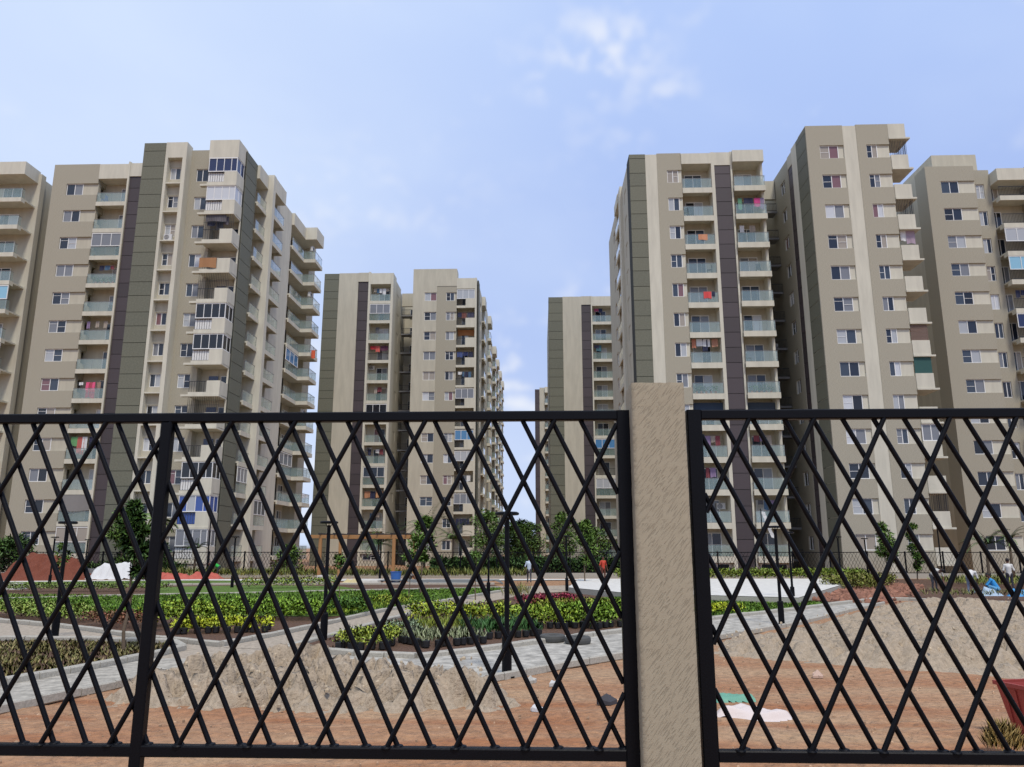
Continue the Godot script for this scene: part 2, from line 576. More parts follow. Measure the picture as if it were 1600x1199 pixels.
func garden() -> void:
	var lbed := [[-40, 41], [-24.06, 30.36], [-17.65, 25.61], [-13.84, 23.54], [-10.44, 21.05], [-7.88, 19.66], [-7.29, 21.91], [-6.96, 23.78], [-5.96, 30.38], [-4.18, 36.15], [-1.92, 44.62], [-2.04, 47.36], [-5.31, 45.83], [-10.04, 43.70], [-14.85, 41.15], [-20.43, 38.82], [-25.16, 36.29], [-27.09, 34.12]]
	# paving between the beds
	sheet("garden_path", [[-30, 34.8], [-24.06, 30.2], [-17.65, 25.45], [-13.84, 23.4], [-10.44, 20.9], [-7.8, 19.4], [-6.0, 18.9], [-4.1, 17.85], [-4.6, 16.0], [-6.6, 15.9], [-7.0, 17.4], [-8.5, 17.45], [-8.4, 18.9], [-9.2, 20.1], [-12.06, 20.7], [-18, 20.5], [-30, 26]], 0.03, "sandy_path")
	sheet("garden_walk", [[-7.8, 19.4], [-7.2, 21.9], [-6.85, 23.8], [-5.85, 30.4], [-4.1, 36.15], [-1.85, 44.7], [-1.9, 50], [3, 52], [1.8, 44.2], [-0.5, 41.7], [-2.8, 34.2], [-4.7, 28.2], [-5.8, 20.6], [-6.0, 18.9]], 0.036, "sandy_path")
	sheet("left_footpath", [[-40, 16], [-9.8, 12.95], [-9.5, 13.9], [-9.05, 15.2], [-8.5, 17.4], [-7.0, 17.4], [-6.7, 16.1], [-7.4, 14.9], [-7.75, 13.45], [-8.05, 12.1], [-40, 9]], 0.04, "concrete")
	sheet("front_footpath", [[-4.6, 17.75], [-4.09, 17.95], [-2.73, 17.6], [-1.5, 18.7], [0.5, 21.0], [2.7, 23.45], [5.85, 27.2], [7.9, 29.3], [10.3, 31.8], [13.9, 35.85], [14.91, 35.19], [12.15, 31.62], [8.02, 25.66], [4.56, 21.72], [2.05, 18.50], [0.47, 16.80], [-1.10, 14.75], [-3.2, 15.0], [-5.0, 15.9]], 0.044, "grey_path")
	var edge := [[-9.8, 12.75], [-8.05, 12.0], [-7.7, 13.4], [-7.35, 14.85], [-6.6, 15.95]]
	kerb("pale concrete edging of the left footpath, its near end at the photo's left", [[-20, 9.6], [-8.15, 11.95], [-7.72, 13.4], [-7.36, 14.86], [-6.6, 15.9]], 0.12, 0.1, 0.9)
	kerb("edging stones of the grey footpath beside the nearest lamp", [[-1.10, 14.72], [0.5, 16.75], [2.08, 18.45], [4.6, 21.67], [8.06, 25.6], [12.2, 31.55], [14.95, 35.12]], 0.12, 0.09, 0.7)
	# lawn bed on the left with its plant rows
	sheet("left_bed_soil", lbed, 0.07, "soil")
	sheet("left_lawn", [[-40, 42], [-23.5, 31.8], [-17.4, 29.4], [-13.5, 28.0], [-7.4, 27.4], [-6.35, 28.3], [-5.98, 31.4], [-4.4, 36.3], [-2.15, 44.6], [-2.3, 47.0], [-10.04, 43.4], [-20.43, 38.5], [-27, 35]], 0.085, "lawn")
	kerb("kerb around the left lawn bed, from the left edge to the far path", [[-30, 35], [-24.06, 30.36], [-17.65, 25.61], [-13.84, 23.54], [-10.44, 21.05], [-7.88, 19.66], [-7.29, 21.91], [-6.96, 23.78], [-5.96, 30.38], [-4.18, 36.15], [-1.92, 44.62]])
	kerb("back kerb of the left lawn, running across behind the long hedge", [[-27.09, 34.8], [-20.43, 39.1], [-14.85, 41.4], [-10.04, 43.95], [-2.0, 47.6]])
	# further beds, parallel strips
	sheet("middle_bed_soil", [[-40, 44], [-25.3, 37.6], [-14.85, 42.2], [-2.2, 48.2], [-3.0, 52.0], [-18.6, 51.6], [-36, 46.5]], 0.05, "soil")
	sheet("middle_lawn", [[-20.5, 40.6], [-14.9, 43.0], [-10.2, 45.0], [-12.5, 49.4], [-18.6, 50.6], [-24, 47.5]], 0.062, "lawn")
	sheet("far_lawn", [[-40, 51], [-33, 49.2], [-18.0, 53.2], [-16.5, 57.0], [-27, 58.5], [-40, 54.5]], 0.05, "lawn")
	kerb("pale kerb in front of the far lawn strip on the left", [[-36, 47.2], [-26.19, 50.2], [-18.0, 52.2], [-3.0, 52.6]])
	sheet("far_path", [[-60, 55.0], [-40.8, 55.6], [-26.5, 60.2], [-14.4, 61.9], [6, 62.2], [6, 60.4], [-14, 57.4], [-26.5, 57.8], [-40, 54.0], [-60, 52]], 0.05, "slab")
	# centre bed
	sheet("centre_bed_soil", [[-5.92, 19.00], [-4.09, 18.08], [-2.73, 17.72], [-1.55, 18.81], [0.44, 21.14], [2.64, 23.57], [5.77, 27.33], [7.84, 29.43], [10.25, 31.87], [13.84, 35.95], [11.6, 36.9], [8.1, 38.4], [4.44, 39.9], [1.83, 44.11], [-0.45, 41.65], [-2.71, 34.20], [-4.62, 28.20], [-5.69, 20.65]], 0.07, "soil")
	sheet("right_lawn", [[3.6, 26.0], [5.72, 27.55], [7.7, 29.6], [10.0, 32.0], [12.9, 35.2], [11.4, 36.6], [8.1, 38.0], [4.4, 39.2], [2.1, 36.5], [1.5, 34.4], [3.6, 31]], 0.085, "lawn")
	kerb("kerb around the centre bed in front of the pillar, ending at the rubble", [[-2.9, 33.6], [-4.75, 28.2], [-5.8, 20.65], [-6.0, 19.05], [-4.12, 17.98], [-2.72, 17.62], [-1.5, 18.72], [0.5, 21.05], [2.7, 23.48], [5.83, 27.24], [7.9, 29.34], [10.3, 31.78], [13.9, 35.86], [15.9, 38.0], [17.2, 37.7], [18.67, 36.12], [20.79, 35.02], [26, 32.4]], 0.15, 0.2, 0.7)
	# small bed of dry grass at the left
	sheet("dry_bed_soil", [[-20, 11.4], [-9.72, 13.2], [-9.5, 14.1], [-9.1, 15.4], [-8.6, 17.5], [-8.5, 18.9], [-9.25, 19.95], [-10.5, 20.15], [-12.1, 20.5], [-20, 19.8]], 0.06, "soil")
	kerb("rounded kerb of the dry grass bed at the left", [[-14.5, 11.9], [-9.72, 13.10], [-9.5, 14.06], [-9.12, 15.32], [-8.62, 17.51], [-8.5, 18.91], [-9.25, 19.99], [-10.51, 20.21], [-12.06, 20.56], [-18, 20.3]], 0.16, 0.18, 0.65)
	# raised white slab
	var top := [[1.53, 42.5], [2.7, 54.5], [22.1, 55.1], [10.95, 34.1], [7.35, 35.8], [4.2, 37.2]]
	var p := MB.new()
	for i in top.size():
		var a: Array = top[i]
		var b: Array = top[(i + 1) % top.size()]
		p.quad(Vector3(b[0], -0.1, -b[1]), Vector3(a[0], -0.1, -a[1]), Vector3(a[0], 0.33, -a[1]), Vector3(b[0], 0.33, -b[1]))
	var plinth := thing("concrete_platform", "low white concrete platform right of and behind the pillar", "platform", Vector3(8, 0, -43))
	put("platform_side", p.mesh(), mats["kerb"], plinth, Transform3D(Basis(), -plinth.position))
	put("platform_top", flat(top, 0.35), mats["slab"], plinth, Transform3D(Basis(), -plinth.position))
	# sand spread on the right, sand heaps on the left
	var n1 := fbm(51, 0.45, 5)
	var n2 := fbm(53, 1.9, 4)
	var sr := func(q: Vector2) -> float: return 0.20 + 0.22 * n1.get_noise_2dv(q) - 0.17 * smoothstep(0.05, 0.24, n2.get_noise_2dv(q * 0.9)) - 0.12 * smoothstep(0.10, 0.24, n2.get_noise_2dv(q * 1.9 + Vector2(5, 1))) + 0.24 * exp(-pow((q.x - 9.0) / 3.2, 2) - pow((q.y - 17.6) / 1.0, 2)) * (0.7 + 1.2 * absf(n2.get_noise_2dv(q * 0.8))) + 0.32 * exp(-pow((q.x - 16.5) / 2.6, 2) - pow((q.y - 30.0) / 1.8, 2))
	var sand := put("sand_spread", heap([[3.6, 18.6], [4.5, 21.5], [8.1, 25.4], [12.25, 31.4], [15.0, 35.0], [17.2, 37.2], [18.6, 35.7], [20.7, 34.6], [26, 31.8], [26, 12.6], [13, 13.2], [10.5, 14.6], [9.12, 15.6], [8.24, 16.2], [7.24, 16.5], [5.68, 17.6]], 0.11, 1.1, sr, -0.10), mats["sand"])
	tag(sand, "wide spread of pale sand right of the pillar", "sand", "", "stuff")
	var n3 := fbm(55, 1.1, 4)
	var n4 := fbm(57, 2.6, 5)
	var sl := func(q: Vector2) -> float: return 0.26 + 0.19 * exp(-pow((q.x + 4.6) / 1.7, 2) - pow((q.y - 15.2) / 1.3, 2)) + 0.2 * exp(-pow((q.x + 1.3) / 0.9, 2) - pow((q.y - 13.6) / 0.8, 2)) + 0.36 * n3.get_noise_2dv(q * 0.8) - 0.27 * smoothstep(0.02, 0.20, n4.get_noise_2dv(q * 0.62)) - 0.15 * smoothstep(0.05, 0.22, n4.get_noise_2dv(q * 1.4 + Vector2(9, 3))) + 0.03 * n4.get_noise_2dv(q * 3.0) + 0.16 * exp(-pow((q.x + 6.6) / 0.7, 2) - pow((q.y - 13.9) / 0.9, 2))
	var pile := put("sand_heap", heap([[-7.5, 13.0], [-7.2, 14.9], [-6.4, 16.3], [-5.3, 16.9], [-3.8, 16.6], [-2.4, 15.8], [-1.1, 14.9], [-0.35, 13.9], [-0.1, 13.0], [-0.3, 12.35], [-1.3, 12.2], [-3.0, 11.8], [-5.0, 12.05], [-6.6, 12.3]], 0.06, 1.0, sl, -0.10), mats["sand"])
	tag(pile, "long lumpy heap of pale sand left of the nearest lamp", "sand", "", "stuff")
	var n5 := fbm(59, 0.8, 5)
	var red := MB.new()
	var mound := put("earth_mound", heap([[-43.5, 60.5], [-42.5, 63.8], [-39, 64.1], [-36, 63.9], [-34.6, 61], [-36.6, 58.6], [-40.5, 58.2]], 0.11, 2.6, func(q: Vector2) -> float: return 1.75 + 0.6 * n5.get_noise_2dv(q * 0.7) + 0.22 * n5.get_noise_2dv(q * 3.0)), mats["red_earth"] if mats.has("red_earth") else mat("red_earth", lin(0.30, 0.085, 0.045), 0.95, noise_tex(61, 0.05, 0.5, 1.0, 6), 0.5))
	tag(mound, "tall mound of red earth before the left tower", "earth mound")
	# rubble and soil with young plants on the right
	sheet("planting_strip_soil", [[11.9, 36.7], [16.0, 45.3], [22.3, 55.3], [24, 62], [70, 62], [60, 34], [30, 32.8], [20.8, 35.3], [18.6, 36.4], [17.2, 38.0], [15.9, 38.35], [13.8, 36.2]], 0.05, "soil")
	var rub := MB.new()
	var rr := RandomNumberGenerator.new()
	rr.seed = 77
	for i in 900:
		var t := rr.randf()
		var c := Vector3(lerpf(12.3, 21.0, t) + rr.randf_range(-0.2, 3.4), 0.06, -lerpf(36.8, 52.0, t) + rr.randf_range(-1.5, 1.8))
		var s := rr.randf_range(0.05, 0.2)
		var k := rr.randf_range(0.7, 1.2)
		rub.col = Color(0.26 * k, 0.12 * k, 0.075 * k)
		stone(rub, c, s, rr)
	tag(put("rubble", rub.mesh(), mats["tint"]), "loose reddish brick rubble beside the white platform", "rubble", "", "stuff")
	var clod := MB.new()
	for i in 1900:
		var left := i < 500
		var q := Vector2(rr.randf_range(-7.2, -0.3), rr.randf_range(11.9, 16.4)) if left else Vector2(rr.randf_range(4.0, 22.0), rr.randf_range(14.5, 36.0))
		if not left and (q.y > 21.0 + (q.x - 4.0) * 1.25 or q.y < 19.6 - (q.x - 4.0) * 0.7):
			continue
		var y: float = (sl.call(q) if left else sr.call(q))
		if left and (Vector2((q.x + 3.9) / 3.2, (q.y - 14.2) / 2.0).length() > 1.0):
			continue
		var k := rr.randf_range(0.75, 1.05)
		clod.col = Color(0.52 * k, 0.42 * k, 0.29 * k)
		stone(clod, Vector3(q.x, y - 0.012, -q.y), rr.randf_range(0.012, 0.042), rr)
	tag(put("sand_clods", clod.mesh(), mats["tint"]), "loose clods and footprints broken out of the pale sand", "sand clods", "", "stuff")
	var grit := MB.new()
	for i in 1100:
		var d := rr.randf_range(9.0, 24.0)
		var c := Vector3(rr.randf_range(-0.72, 0.75) * d, 0.0, -d)
		if c.x < 4.0 and c.x > -9.0 and d > 16.0:
			continue
		var k := rr.randf_range(0.6, 1.3)
		grit.col = Color(0.44 * k, 0.29 * k, 0.18 * k)
		stone(grit, c - Vector3(0, 0.035, 0), rr.randf_range(0.01, 0.026), rr)
	tag(put("grit", grit.mesh(), mats["tint"]), "small stones strewn over the bare earth inside the fence", "grit", "", "stuff")
	plants()
	lamps()
	far_fence()
	pergola()

func stone(mb: MB, c: Vector3, s: float, r: RandomNumberGenerator) -> void:
	var p := []
	for d in [Vector3(1, 0, 0), Vector3(0, 0, 1), Vector3(-1, 0, 0), Vector3(0, 0, -1)]:
		p.append(c + (d as Vector3).rotated(Vector3.UP, r.randf() * 0.9) * s * r.randf_range(0.7, 1.3) + Vector3(0, s * r.randf_range(0.05, 0.5), 0))
	var t := c + Vector3(r.randf_range(-0.3, 0.3) * s, s * r.randf_range(0.7, 1.2), r.randf_range(-0.3, 0.3) * s)
	for i in 4:
		mb.tri(p[i], p[(i + 3) % 4], t)
		mb.quad(p[(i + 3) % 4], p[i], Vector3(p[i].x, c.y - 0.03, p[i].z), Vector3(p[(i + 3) % 4].x, c.y - 0.03, p[(i + 3) % 4].z))


# ---------------------------------------------------------------- plants
func any_dir(r: RandomNumberGenerator) -> Vector3:
	var z := r.randf_range(-1, 1)
	var a := r.randf() * TAU
	var s := sqrt(1 - z * z)
	return Vector3(s * cos(a), z, s * sin(a))

func shade(a: Color, b: Color, r: RandomNumberGenerator) -> Color:
	var k := r.randf_range(0.65, 1.3)
	var m := a.lerp(b, r.randf())
	return Color(m.r * k, m.g * k, m.b * k)

# a row of bagged nursery plants standing close together: each plant a tuft of leaves on a black bag
func plant_row(label: String, a: Vector2, b: Vector2, wide: float, tall: float, c0: Color, c1: Color, leaf_l: float, leaf_w: float, spiky := false, dense := 1.0, bags := true, called := "plant_row") -> void:
	var r := RandomNumberGenerator.new()
	r.seed = hash(label)
	var o := thing(called, label, "plants", Vector3((a.x + b.x) / 2, 0.08, -(a.y + b.y) / 2))
	var along := b - a
	var l := along.length()
	along = along / l
	var across := Vector2(-along.y, along.x)
	var mb := MB.new()
	var step := 0.26
	var n := int(l / step) + 1
	var m := int(wide / step) + 1
	var bag := MB.new()
	bag.lathe(Vector3.ZERO, [Vector2(0.07, 0), Vector2(0.095, 0.02), Vector2(0.1, 0.16), Vector2(0.085, 0.17), Vector2(0.0, 0.165)], 9)
	var bm := bag.mesh()
	for i in n:
		for j in m:
			var p := a + along * (i * step + r.randf_range(-0.06, 0.06)) + across * ((j - (m - 1) * 0.5) * step + r.randf_range(-0.06, 0.06))
			var at := Vector3(p.x, 0.08, -p.y) - o.position
			if bags and (j == 0 or j == m - 1 or i == 0 or i == n - 1) and (Vector2(p.x, p.y).length() < 26.0):
				var front := Vector2(p.x, p.y).length() < ((a + b) * 0.5).length() + 0.3
				if front:
					put("plant_bag", bm, mats["bag"], o, Transform3D(Basis(Vector3.UP, r.randf() * TAU), at))
			var h := tall * 0.72 * r.randf_range(0.78, 1.12)
			var leaves := int((19 if spiky else 50) * dense)
			for k in leaves:
				mb.col = shade(c0, c1, r) * 1.8
				if spiky:
					var d := (any_dir(r) * 0.6 + Vector3(0, 1.0, 0)).normalized()
					var s := d.cross(Vector3(r.randf() - 0.5, 0.1, r.randf() - 0.5)).normalized()
					mb.leaf(at + Vector3(r.randf_range(-0.08, 0.08), 0.1 + r.randf() * h * 0.4, r.randf_range(-0.08, 0.08)), d, s, h * r.randf_range(0.4, 0.75), leaf_w * 0.5)
				else:
					var t := pow(r.randf(), 0.65)
					var q := at + Vector3(r.randf_range(-0.16, 0.16), 0.12 + t * (h - 0.12), r.randf_range(-0.16, 0.16))
					var d := (any_dir(r) + Vector3(0, 0.45, 0)).normalized()
					var s := d.cross(any_dir(r)).normalized()
					mb.leaf(q, d, s, leaf_l * 0.52 * r.randf_range(0.6, 1.4), leaf_w * 0.62 * r.randf_range(0.7, 1.2))
	put("foliage", mb.mesh(), mats["leaf"], o)

func tufts(label: String, called: String, poly: Array, count: int, h: float, c0: Color, c1: Color, sd: int, y: float) -> void:
	var r := RandomNumberGenerator.new()
	r.seed = sd
	var p2 := PackedVector2Array()
	var lo := Vector2(1e9, 1e9)
	var hi := Vector2(-1e9, -1e9)
	for p in poly:
		var q := Vector2(p[0], p[1])
		p2.append(q)
		lo = lo.min(q)
		hi = hi.max(q)
	var mb := MB.new()
	var made := 0
	while made < count:
		var q := Vector2(r.randf_range(lo.x, hi.x), r.randf_range(lo.y, hi.y))
		if not Geometry2D.is_point_in_polygon(q, p2):
			continue
		made += 1
		for k in 5:
			mb.col = shade(c0, c1, r)
			var d := (any_dir(r) * 0.7 + Vector3(0, 1, 0)).normalized()
			mb.leaf(Vector3(q.x, y, -q.y) + any_dir(r) * Vector3(0.08, 0, 0.08), d, d.cross(any_dir(r)).normalized(), h * r.randf_range(0.5, 1.2), h * 0.09 + 0.006)
	tag(put(called, mb.mesh(), mats["leaf"]), label, "grass", "", "stuff")

func plants() -> void:
	var yg := Color(0.30, 0.36, 0.035)
	var lime := Color(0.44, 0.46, 0.02)
	var green := Color(0.13, 0.23, 0.026)
	var deep := Color(0.045, 0.11, 0.028)
	plant_row("variegated yellow green plants at the left end of the left bed", Vector2(-19.2, 28.0), Vector2(-14.5, 24.9), 1.3, 0.66, Color(0.30, 0.33, 0.09), green, 0.16, 0.035)
	plant_row("low reddish brown plants in the left bed", Vector2(-13.8, 24.7), Vector2(-11.7, 23.4), 1.2, 0.55, Color(0.20, 0.06, 0.035), Color(0.13, 0.09, 0.04), 0.14, 0.03)
	plant_row("taller bright green plants behind the fence post in the left bed", Vector2(-11.9, 24.5), Vector2(-9.6, 23.9), 1.5, 0.95, yg, green, 0.2, 0.035)
	plant_row("long hedge of green plants at the back of the left bed", Vector2(-11.3, 26.6), Vector2(-7.4, 26.7), 1.6, 0.8, Color(0.21, 0.33, 0.03), green, 0.2, 0.035)
	plant_row("low bright yellow plants in front of the left bed", Vector2(-10.15, 22.2), Vector2(-7.75, 22.9), 1.0, 0.5, lime, yg, 0.18, 0.035)
	plant_row("dark green plants at the right end of the left bed", Vector2(-8.4, 28.4), Vector2(-6.2, 28.6), 1.2, 0.72, deep, green, 0.2, 0.04)
	plant_row("grassy plants along the right kerb of the left bed", Vector2(-7.1, 27.0), Vector2(-6.2, 30.6), 0.6, 0.3, green, yg, 0.2, 0.02, true)
	plant_row("small clipped yellow green hedge standing alone on the left lawn", Vector2(-6.6, 31.6), Vector2(-5.4, 32.4), 1.0, 0.62, Color(0.33, 0.34, 0.04), green, 0.16, 0.035)
	plant_row("yellow green plants in bags at the left tip of the centre bed", Vector2(-4.7, 19.6), Vector2(-3.4, 19.6), 1.9, 0.5, Color(0.32, 0.35, 0.04), Color(0.13, 0.19, 0.03), 0.17, 0.03)
	plant_row("silvery grey green plants at the front of the centre bed", Vector2(-3.1, 19.6), Vector2(-1.7, 20.7), 1.3, 0.42, Color(0.30, 0.31, 0.19), Color(0.17, 0.21, 0.10), 0.16, 0.022, true, 1.5)
	plant_row("pale silver leaved plants behind the yellow green ones in the centre bed", Vector2(-4.2, 21.8), Vector2(-3.3, 22.2), 1.1, 0.5, Color(0.25, 0.30, 0.20), Color(0.16, 0.22, 0.12), 0.14, 0.025)
	plant_row("tufts of fine yellow grass in the centre bed", Vector2(-3.2, 22.0), Vector2(-2.2, 22.6), 1.1, 0.62, Color(0.31, 0.34, 0.05), Color(0.18, 0.23, 0.05), 0.3, 0.014, true, 1.8)
	plant_row("dark green strap leaved plants behind the nearest lamp", Vector2(-1.7, 21.6), Vector2(-0.2, 22.6), 1.7, 0.6, deep, Color(0.06, 0.14, 0.045), 0.3, 0.026, true, 1.5)
	plant_row("long yellow green hedge at the back of the centre bed", Vector2(-4.0, 25.6), Vector2(-1.0, 25.6), 1.7, 0.8, Color(0.36, 0.36, 0.03), green, 0.2, 0.035)
	plant_row("green plants between the nearest lamp and the dark hedge", Vector2(-0.9, 24.4), Vector2(0.9, 24.7), 1.9, 0.78, yg, green, 0.2, 0.035)
	plant_row("lush green hedge just left of the pillar", Vector2(1.0, 24.4), Vector2(3.6, 26.4), 2.0, 0.8, Color(0.2, 0.30, 0.03), green, 0.22, 0.04)
	plant_row("low mixed yellow plants between the red shrubs and the pillar", Vector2(0.2, 28.6), Vector2(2.6, 29.8), 2.2, 0.62, yg, Color(0.17, 0.16, 0.04), 0.18, 0.03)
	plant_row("crimson leaved shrubs beside the paved walk", Vector2(-0.55, 32.0), Vector2(1.5, 33.4), 1.4, 0.62, Color(0.34, 0.035, 0.07), Color(0.14, 0.025, 0.045), 0.18, 0.035)
	plant_row("short bright yellow hedge on the lawn right of the pillar", Vector2(5.6, 28.3), Vector2(7.3, 30.2), 0.9, 0.45, lime, yg, 0.16, 0.035)
	plant_row("thin tall straw coloured plants beside the crimson shrubs", Vector2(-1.4, 36.0), Vector2(-0.7, 38.0), 0.7, 1.05, Color(0.30, 0.24, 0.07), Color(0.16, 0.2, 0.05), 0.3, 0.02, true, 0.7)
	plant_row("sparse green plants on red soil behind the back kerb", Vector2(-17.5, 46.5), Vector2(-12.4, 48.0), 1.6, 0.8, green, Color(0.26, 0.27, 0.05), 0.24, 0.04, false, 0.35, false)
	plant_row("low dull green plants on the middle strip at the far left", Vector2(-33, 42.5), Vector2(-20.6, 43.4), 1.4, 0.55, Color(0.15, 0.16, 0.06), green, 0.22, 0.035, false, 0.45, false)
	plant_row("young plants in front of the far fence behind the platform", Vector2(6, 60.5), Vector2(25, 62.0), 1.6, 1.0, Color(0.24, 0.27, 0.05), green, 0.34, 0.05, false, 0.55, false)
	plant_row("young yellowish plants in front of the far fence on the left", Vector2(-33, 62.9), Vector2(-1, 62.9), 1.2, 1.1, Color(0.22, 0.21, 0.06), Color(0.10, 0.14, 0.03), 0.34, 0.05, true, 0.6, false)
	plant_row("young plants behind the rubble at the corner of the platform", Vector2(17.4, 45.5), Vector2(22.0, 53), 2.6, 0.95, Color(0.2, 0.24, 0.04), Color(0.15, 0.12, 0.04), 0.3, 0.045, false, 0.5, false)
	plant_row("scattered young plants at the right edge behind the workers", Vector2(26, 51), Vector2(42, 52), 5.0, 0.9, Color(0.24, 0.23, 0.06), Color(0.12, 0.16, 0.04), 0.3, 0.045, true, 0.22, false)
	plant_row("dense dark shrubbery behind the far fence at the end of the walk", Vector2(-9, 66.4), Vector2(9, 66.8), 1.5, 2.0, Color(0.07, 0.13, 0.03), Color(0.03, 0.075, 0.02), 0.5, 0.08, false, 1.0, false, "shrubbery")
	plant_row("low shrubs behind the far fence under the left tower", Vector2(-44, 66.0), Vector2(-30, 66.0), 1.0, 1.5, Color(0.07, 0.12, 0.03), Color(0.03, 0.07, 0.02), 0.45, 0.07, false, 0.7, false, "shrubbery")
	plant_row("straggly plants in front of the workers on the right", Vector2(18.6, 39.0), Vector2(27, 36.4), 1.0, 0.6, Color(0.22, 0.2, 0.07), Color(0.12, 0.16, 0.04), 0.26, 0.03, true, 0.3, false)
	tufts("dry brownish grass in the small bed at the left", "dry_grass", [[-20, 12], [-9.8, 13.4], [-9.3, 15.4], [-8.8, 17.5], [-8.75, 18.7], [-9.4, 19.7], [-12.1, 20.2], [-20, 19.5]], 4200, 0.11, Color(0.38, 0.29, 0.13), Color(0.2, 0.21, 0.06), 5, 0.06)
	tufts("mown green grass of the left lawn", "grass", [[-40, 42], [-23.5, 31.8], [-17.4, 29.4], [-13.5, 28.0], [-7.4, 27.4], [-6.35, 28.3], [-5.98, 31.4], [-4.4, 36.3], [-2.15, 44.6], [-2.3, 47.0], [-10.04, 43.4], [-20.43, 38.5]], 9000, 0.11, Color(0.26, 0.44, 0.05), Color(0.15, 0.30, 0.035), 6, 0.085)
	tufts("mown green grass in front of the white platform", "grass", [[3.7, 26.2], [5.72, 27.75], [7.7, 29.8], [10.0, 32.2], [12.6, 35.2], [11.2, 36.3], [8.1, 37.8], [4.4, 39.0], [2.2, 36.3], [1.7, 34.4], [3.7, 31]], 3500, 0.11, Color(0.26, 0.44, 0.05), Color(0.15, 0.30, 0.035), 7, 0.085)


# ---------------------------------------------------------------- garden lamps, far fence, pergola
func lamps() -> void:
	var o := thing("garden_lamp", "black disc topped garden lamp nearest the fence, left of the pillar", "lamp", Vector3(-0.64, 0, -15.47), "black garden lamps")
	var base := MB.new()
	base.lathe(Vector3.ZERO, [Vector2(0.0, -0.02), Vector2(0.16, -0.02), Vector2(0.16, 0.02), Vector2(0.095, 0.03), Vector2(0.095, 0.72), Vector2(0.085, 0.75), Vector2(0.04, 0.76)], 18)
	put("lamp_base", base.mesh(), mats["black_paint"], o)
	var pole := MB.new()
	pole.tube(Vector3(0, 0.74, 0), Vector3(0, 2.96, 0), 0.05, 0.05, 14)
	put("pole", pole.mesh(), mats["black_paint"], o)
	var head := MB.new()
	head.lathe(Vector3(0, 3.04, 0), [Vector2(0.0, 0.0), Vector2(0.22, 0.0), Vector2(0.24, 0.012), Vector2(0.24, 0.045), Vector2(0.20, 0.065), Vector2(0.0, 0.075)], 24)
	put("lamp_head", head.mesh(), mats["black_paint"], o)
	var neck := MB.new()
	for k in 4:
		var a := TAU * k / 4 + 0.4
		neck.tube(Vector3(cos(a) * 0.03, 2.93, sin(a) * 0.03), Vector3(cos(a) * 0.09, 3.05, sin(a) * 0.09), 0.01, 0.01, 6)
	neck.lathe(Vector3(0, 2.95, 0), [Vector2(0.05, 0), Vector2(0.06, 0.03), Vector2(0.03, 0.05)], 12)
	put("lamp_neck", neck.mesh(), mats["black_paint"], o)
	for d in [
		[-5.61, 20.65, "black garden lamp between the left bed and the centre bed"], [-12.75, 20.68, "black garden lamp in the dry grass bed at the left"],
		[7.65, 25.64, "black garden lamp on the path right of the pillar, before the platform"], [11.02, 35.06, "black garden lamp at the near corner of the white platform"],
		[-2.52, 38.95, "black garden lamp by the walk, seen just left of the nearest lamp"], [1.53, 44.74, "black garden lamp at the left corner of the white platform"],
		[18.33, 48.82, "black garden lamp by the rubble right of the platform"], [-18.67, 47.52, "black garden lamp on the red soil behind the left lawn"],
		[-30.73, 48.66, "black garden lamp in front of the red earth mound"], [-37.0, 63.0, "black garden lamp between the red earth mound and the white tarpaulin"],
		[23.5, 57.5, "black garden lamp at the far corner beside a young tree"], [-12.6, 62.0, "black garden lamp seen through the timber pergola"]]:
		dup(o, Vector3(d[0], 0, -d[1]), d[2], d[0])
	# taller poles along the far boundary
	for d in [[-27.0, 63.2, 5.3, "tall slender lamp pole in front of the glazed bay of the left tower"], [30.5, 61.0, 4.6, "slender lamp pole before the lowest windows of the right tower"]]:
		var t := thing("lamp_pole", d[3], "lamp", Vector3(d[0], 0, -d[1]))
		var mb := MB.new()
		mb.tube(Vector3.ZERO, Vector3(0, d[2], 0), 0.06, 0.045, 10)
		put("pole", mb.mesh(), mats["black_paint"], t)
		mb = MB.new()
		mb.box(-0.35, 0.1, d[2], d[2] + 0.06, -0.12, 0.12)
		put("lamp_head", mb.mesh(), mats["grey_metal"], t)
	var fp := thing("flag_pole", "dark pole with a limp white cloth tied to its top", "pole", Vector3(17.2, 0, -61.0))
	var mb2 := MB.new()
	mb2.tube(Vector3.ZERO, Vector3(0, 5.4, 0), 0.05, 0.04, 8)
	put("pole", mb2.mesh(), mats["black_paint"], fp)
	mb2 = MB.new()
	for k in 8:
		var y0 := 5.2 - k * 0.25
		mb2.quad(Vector3(0.06 + 0.09 * k, y0 - 0.25, 0.05 * sin(k)), Vector3(0.34 + 0.09 * k, y0 - 0.33, 0.1 * cos(k)), Vector3(0.30 + 0.08 * k, y0 - 0.08, 0.1 * cos(k - 1)), Vector3(0.03 + 0.08 * k, y0, 0.05 * sin(k - 1)))
	put("flag", mb2.mesh(), mats["white_cloth"], fp)

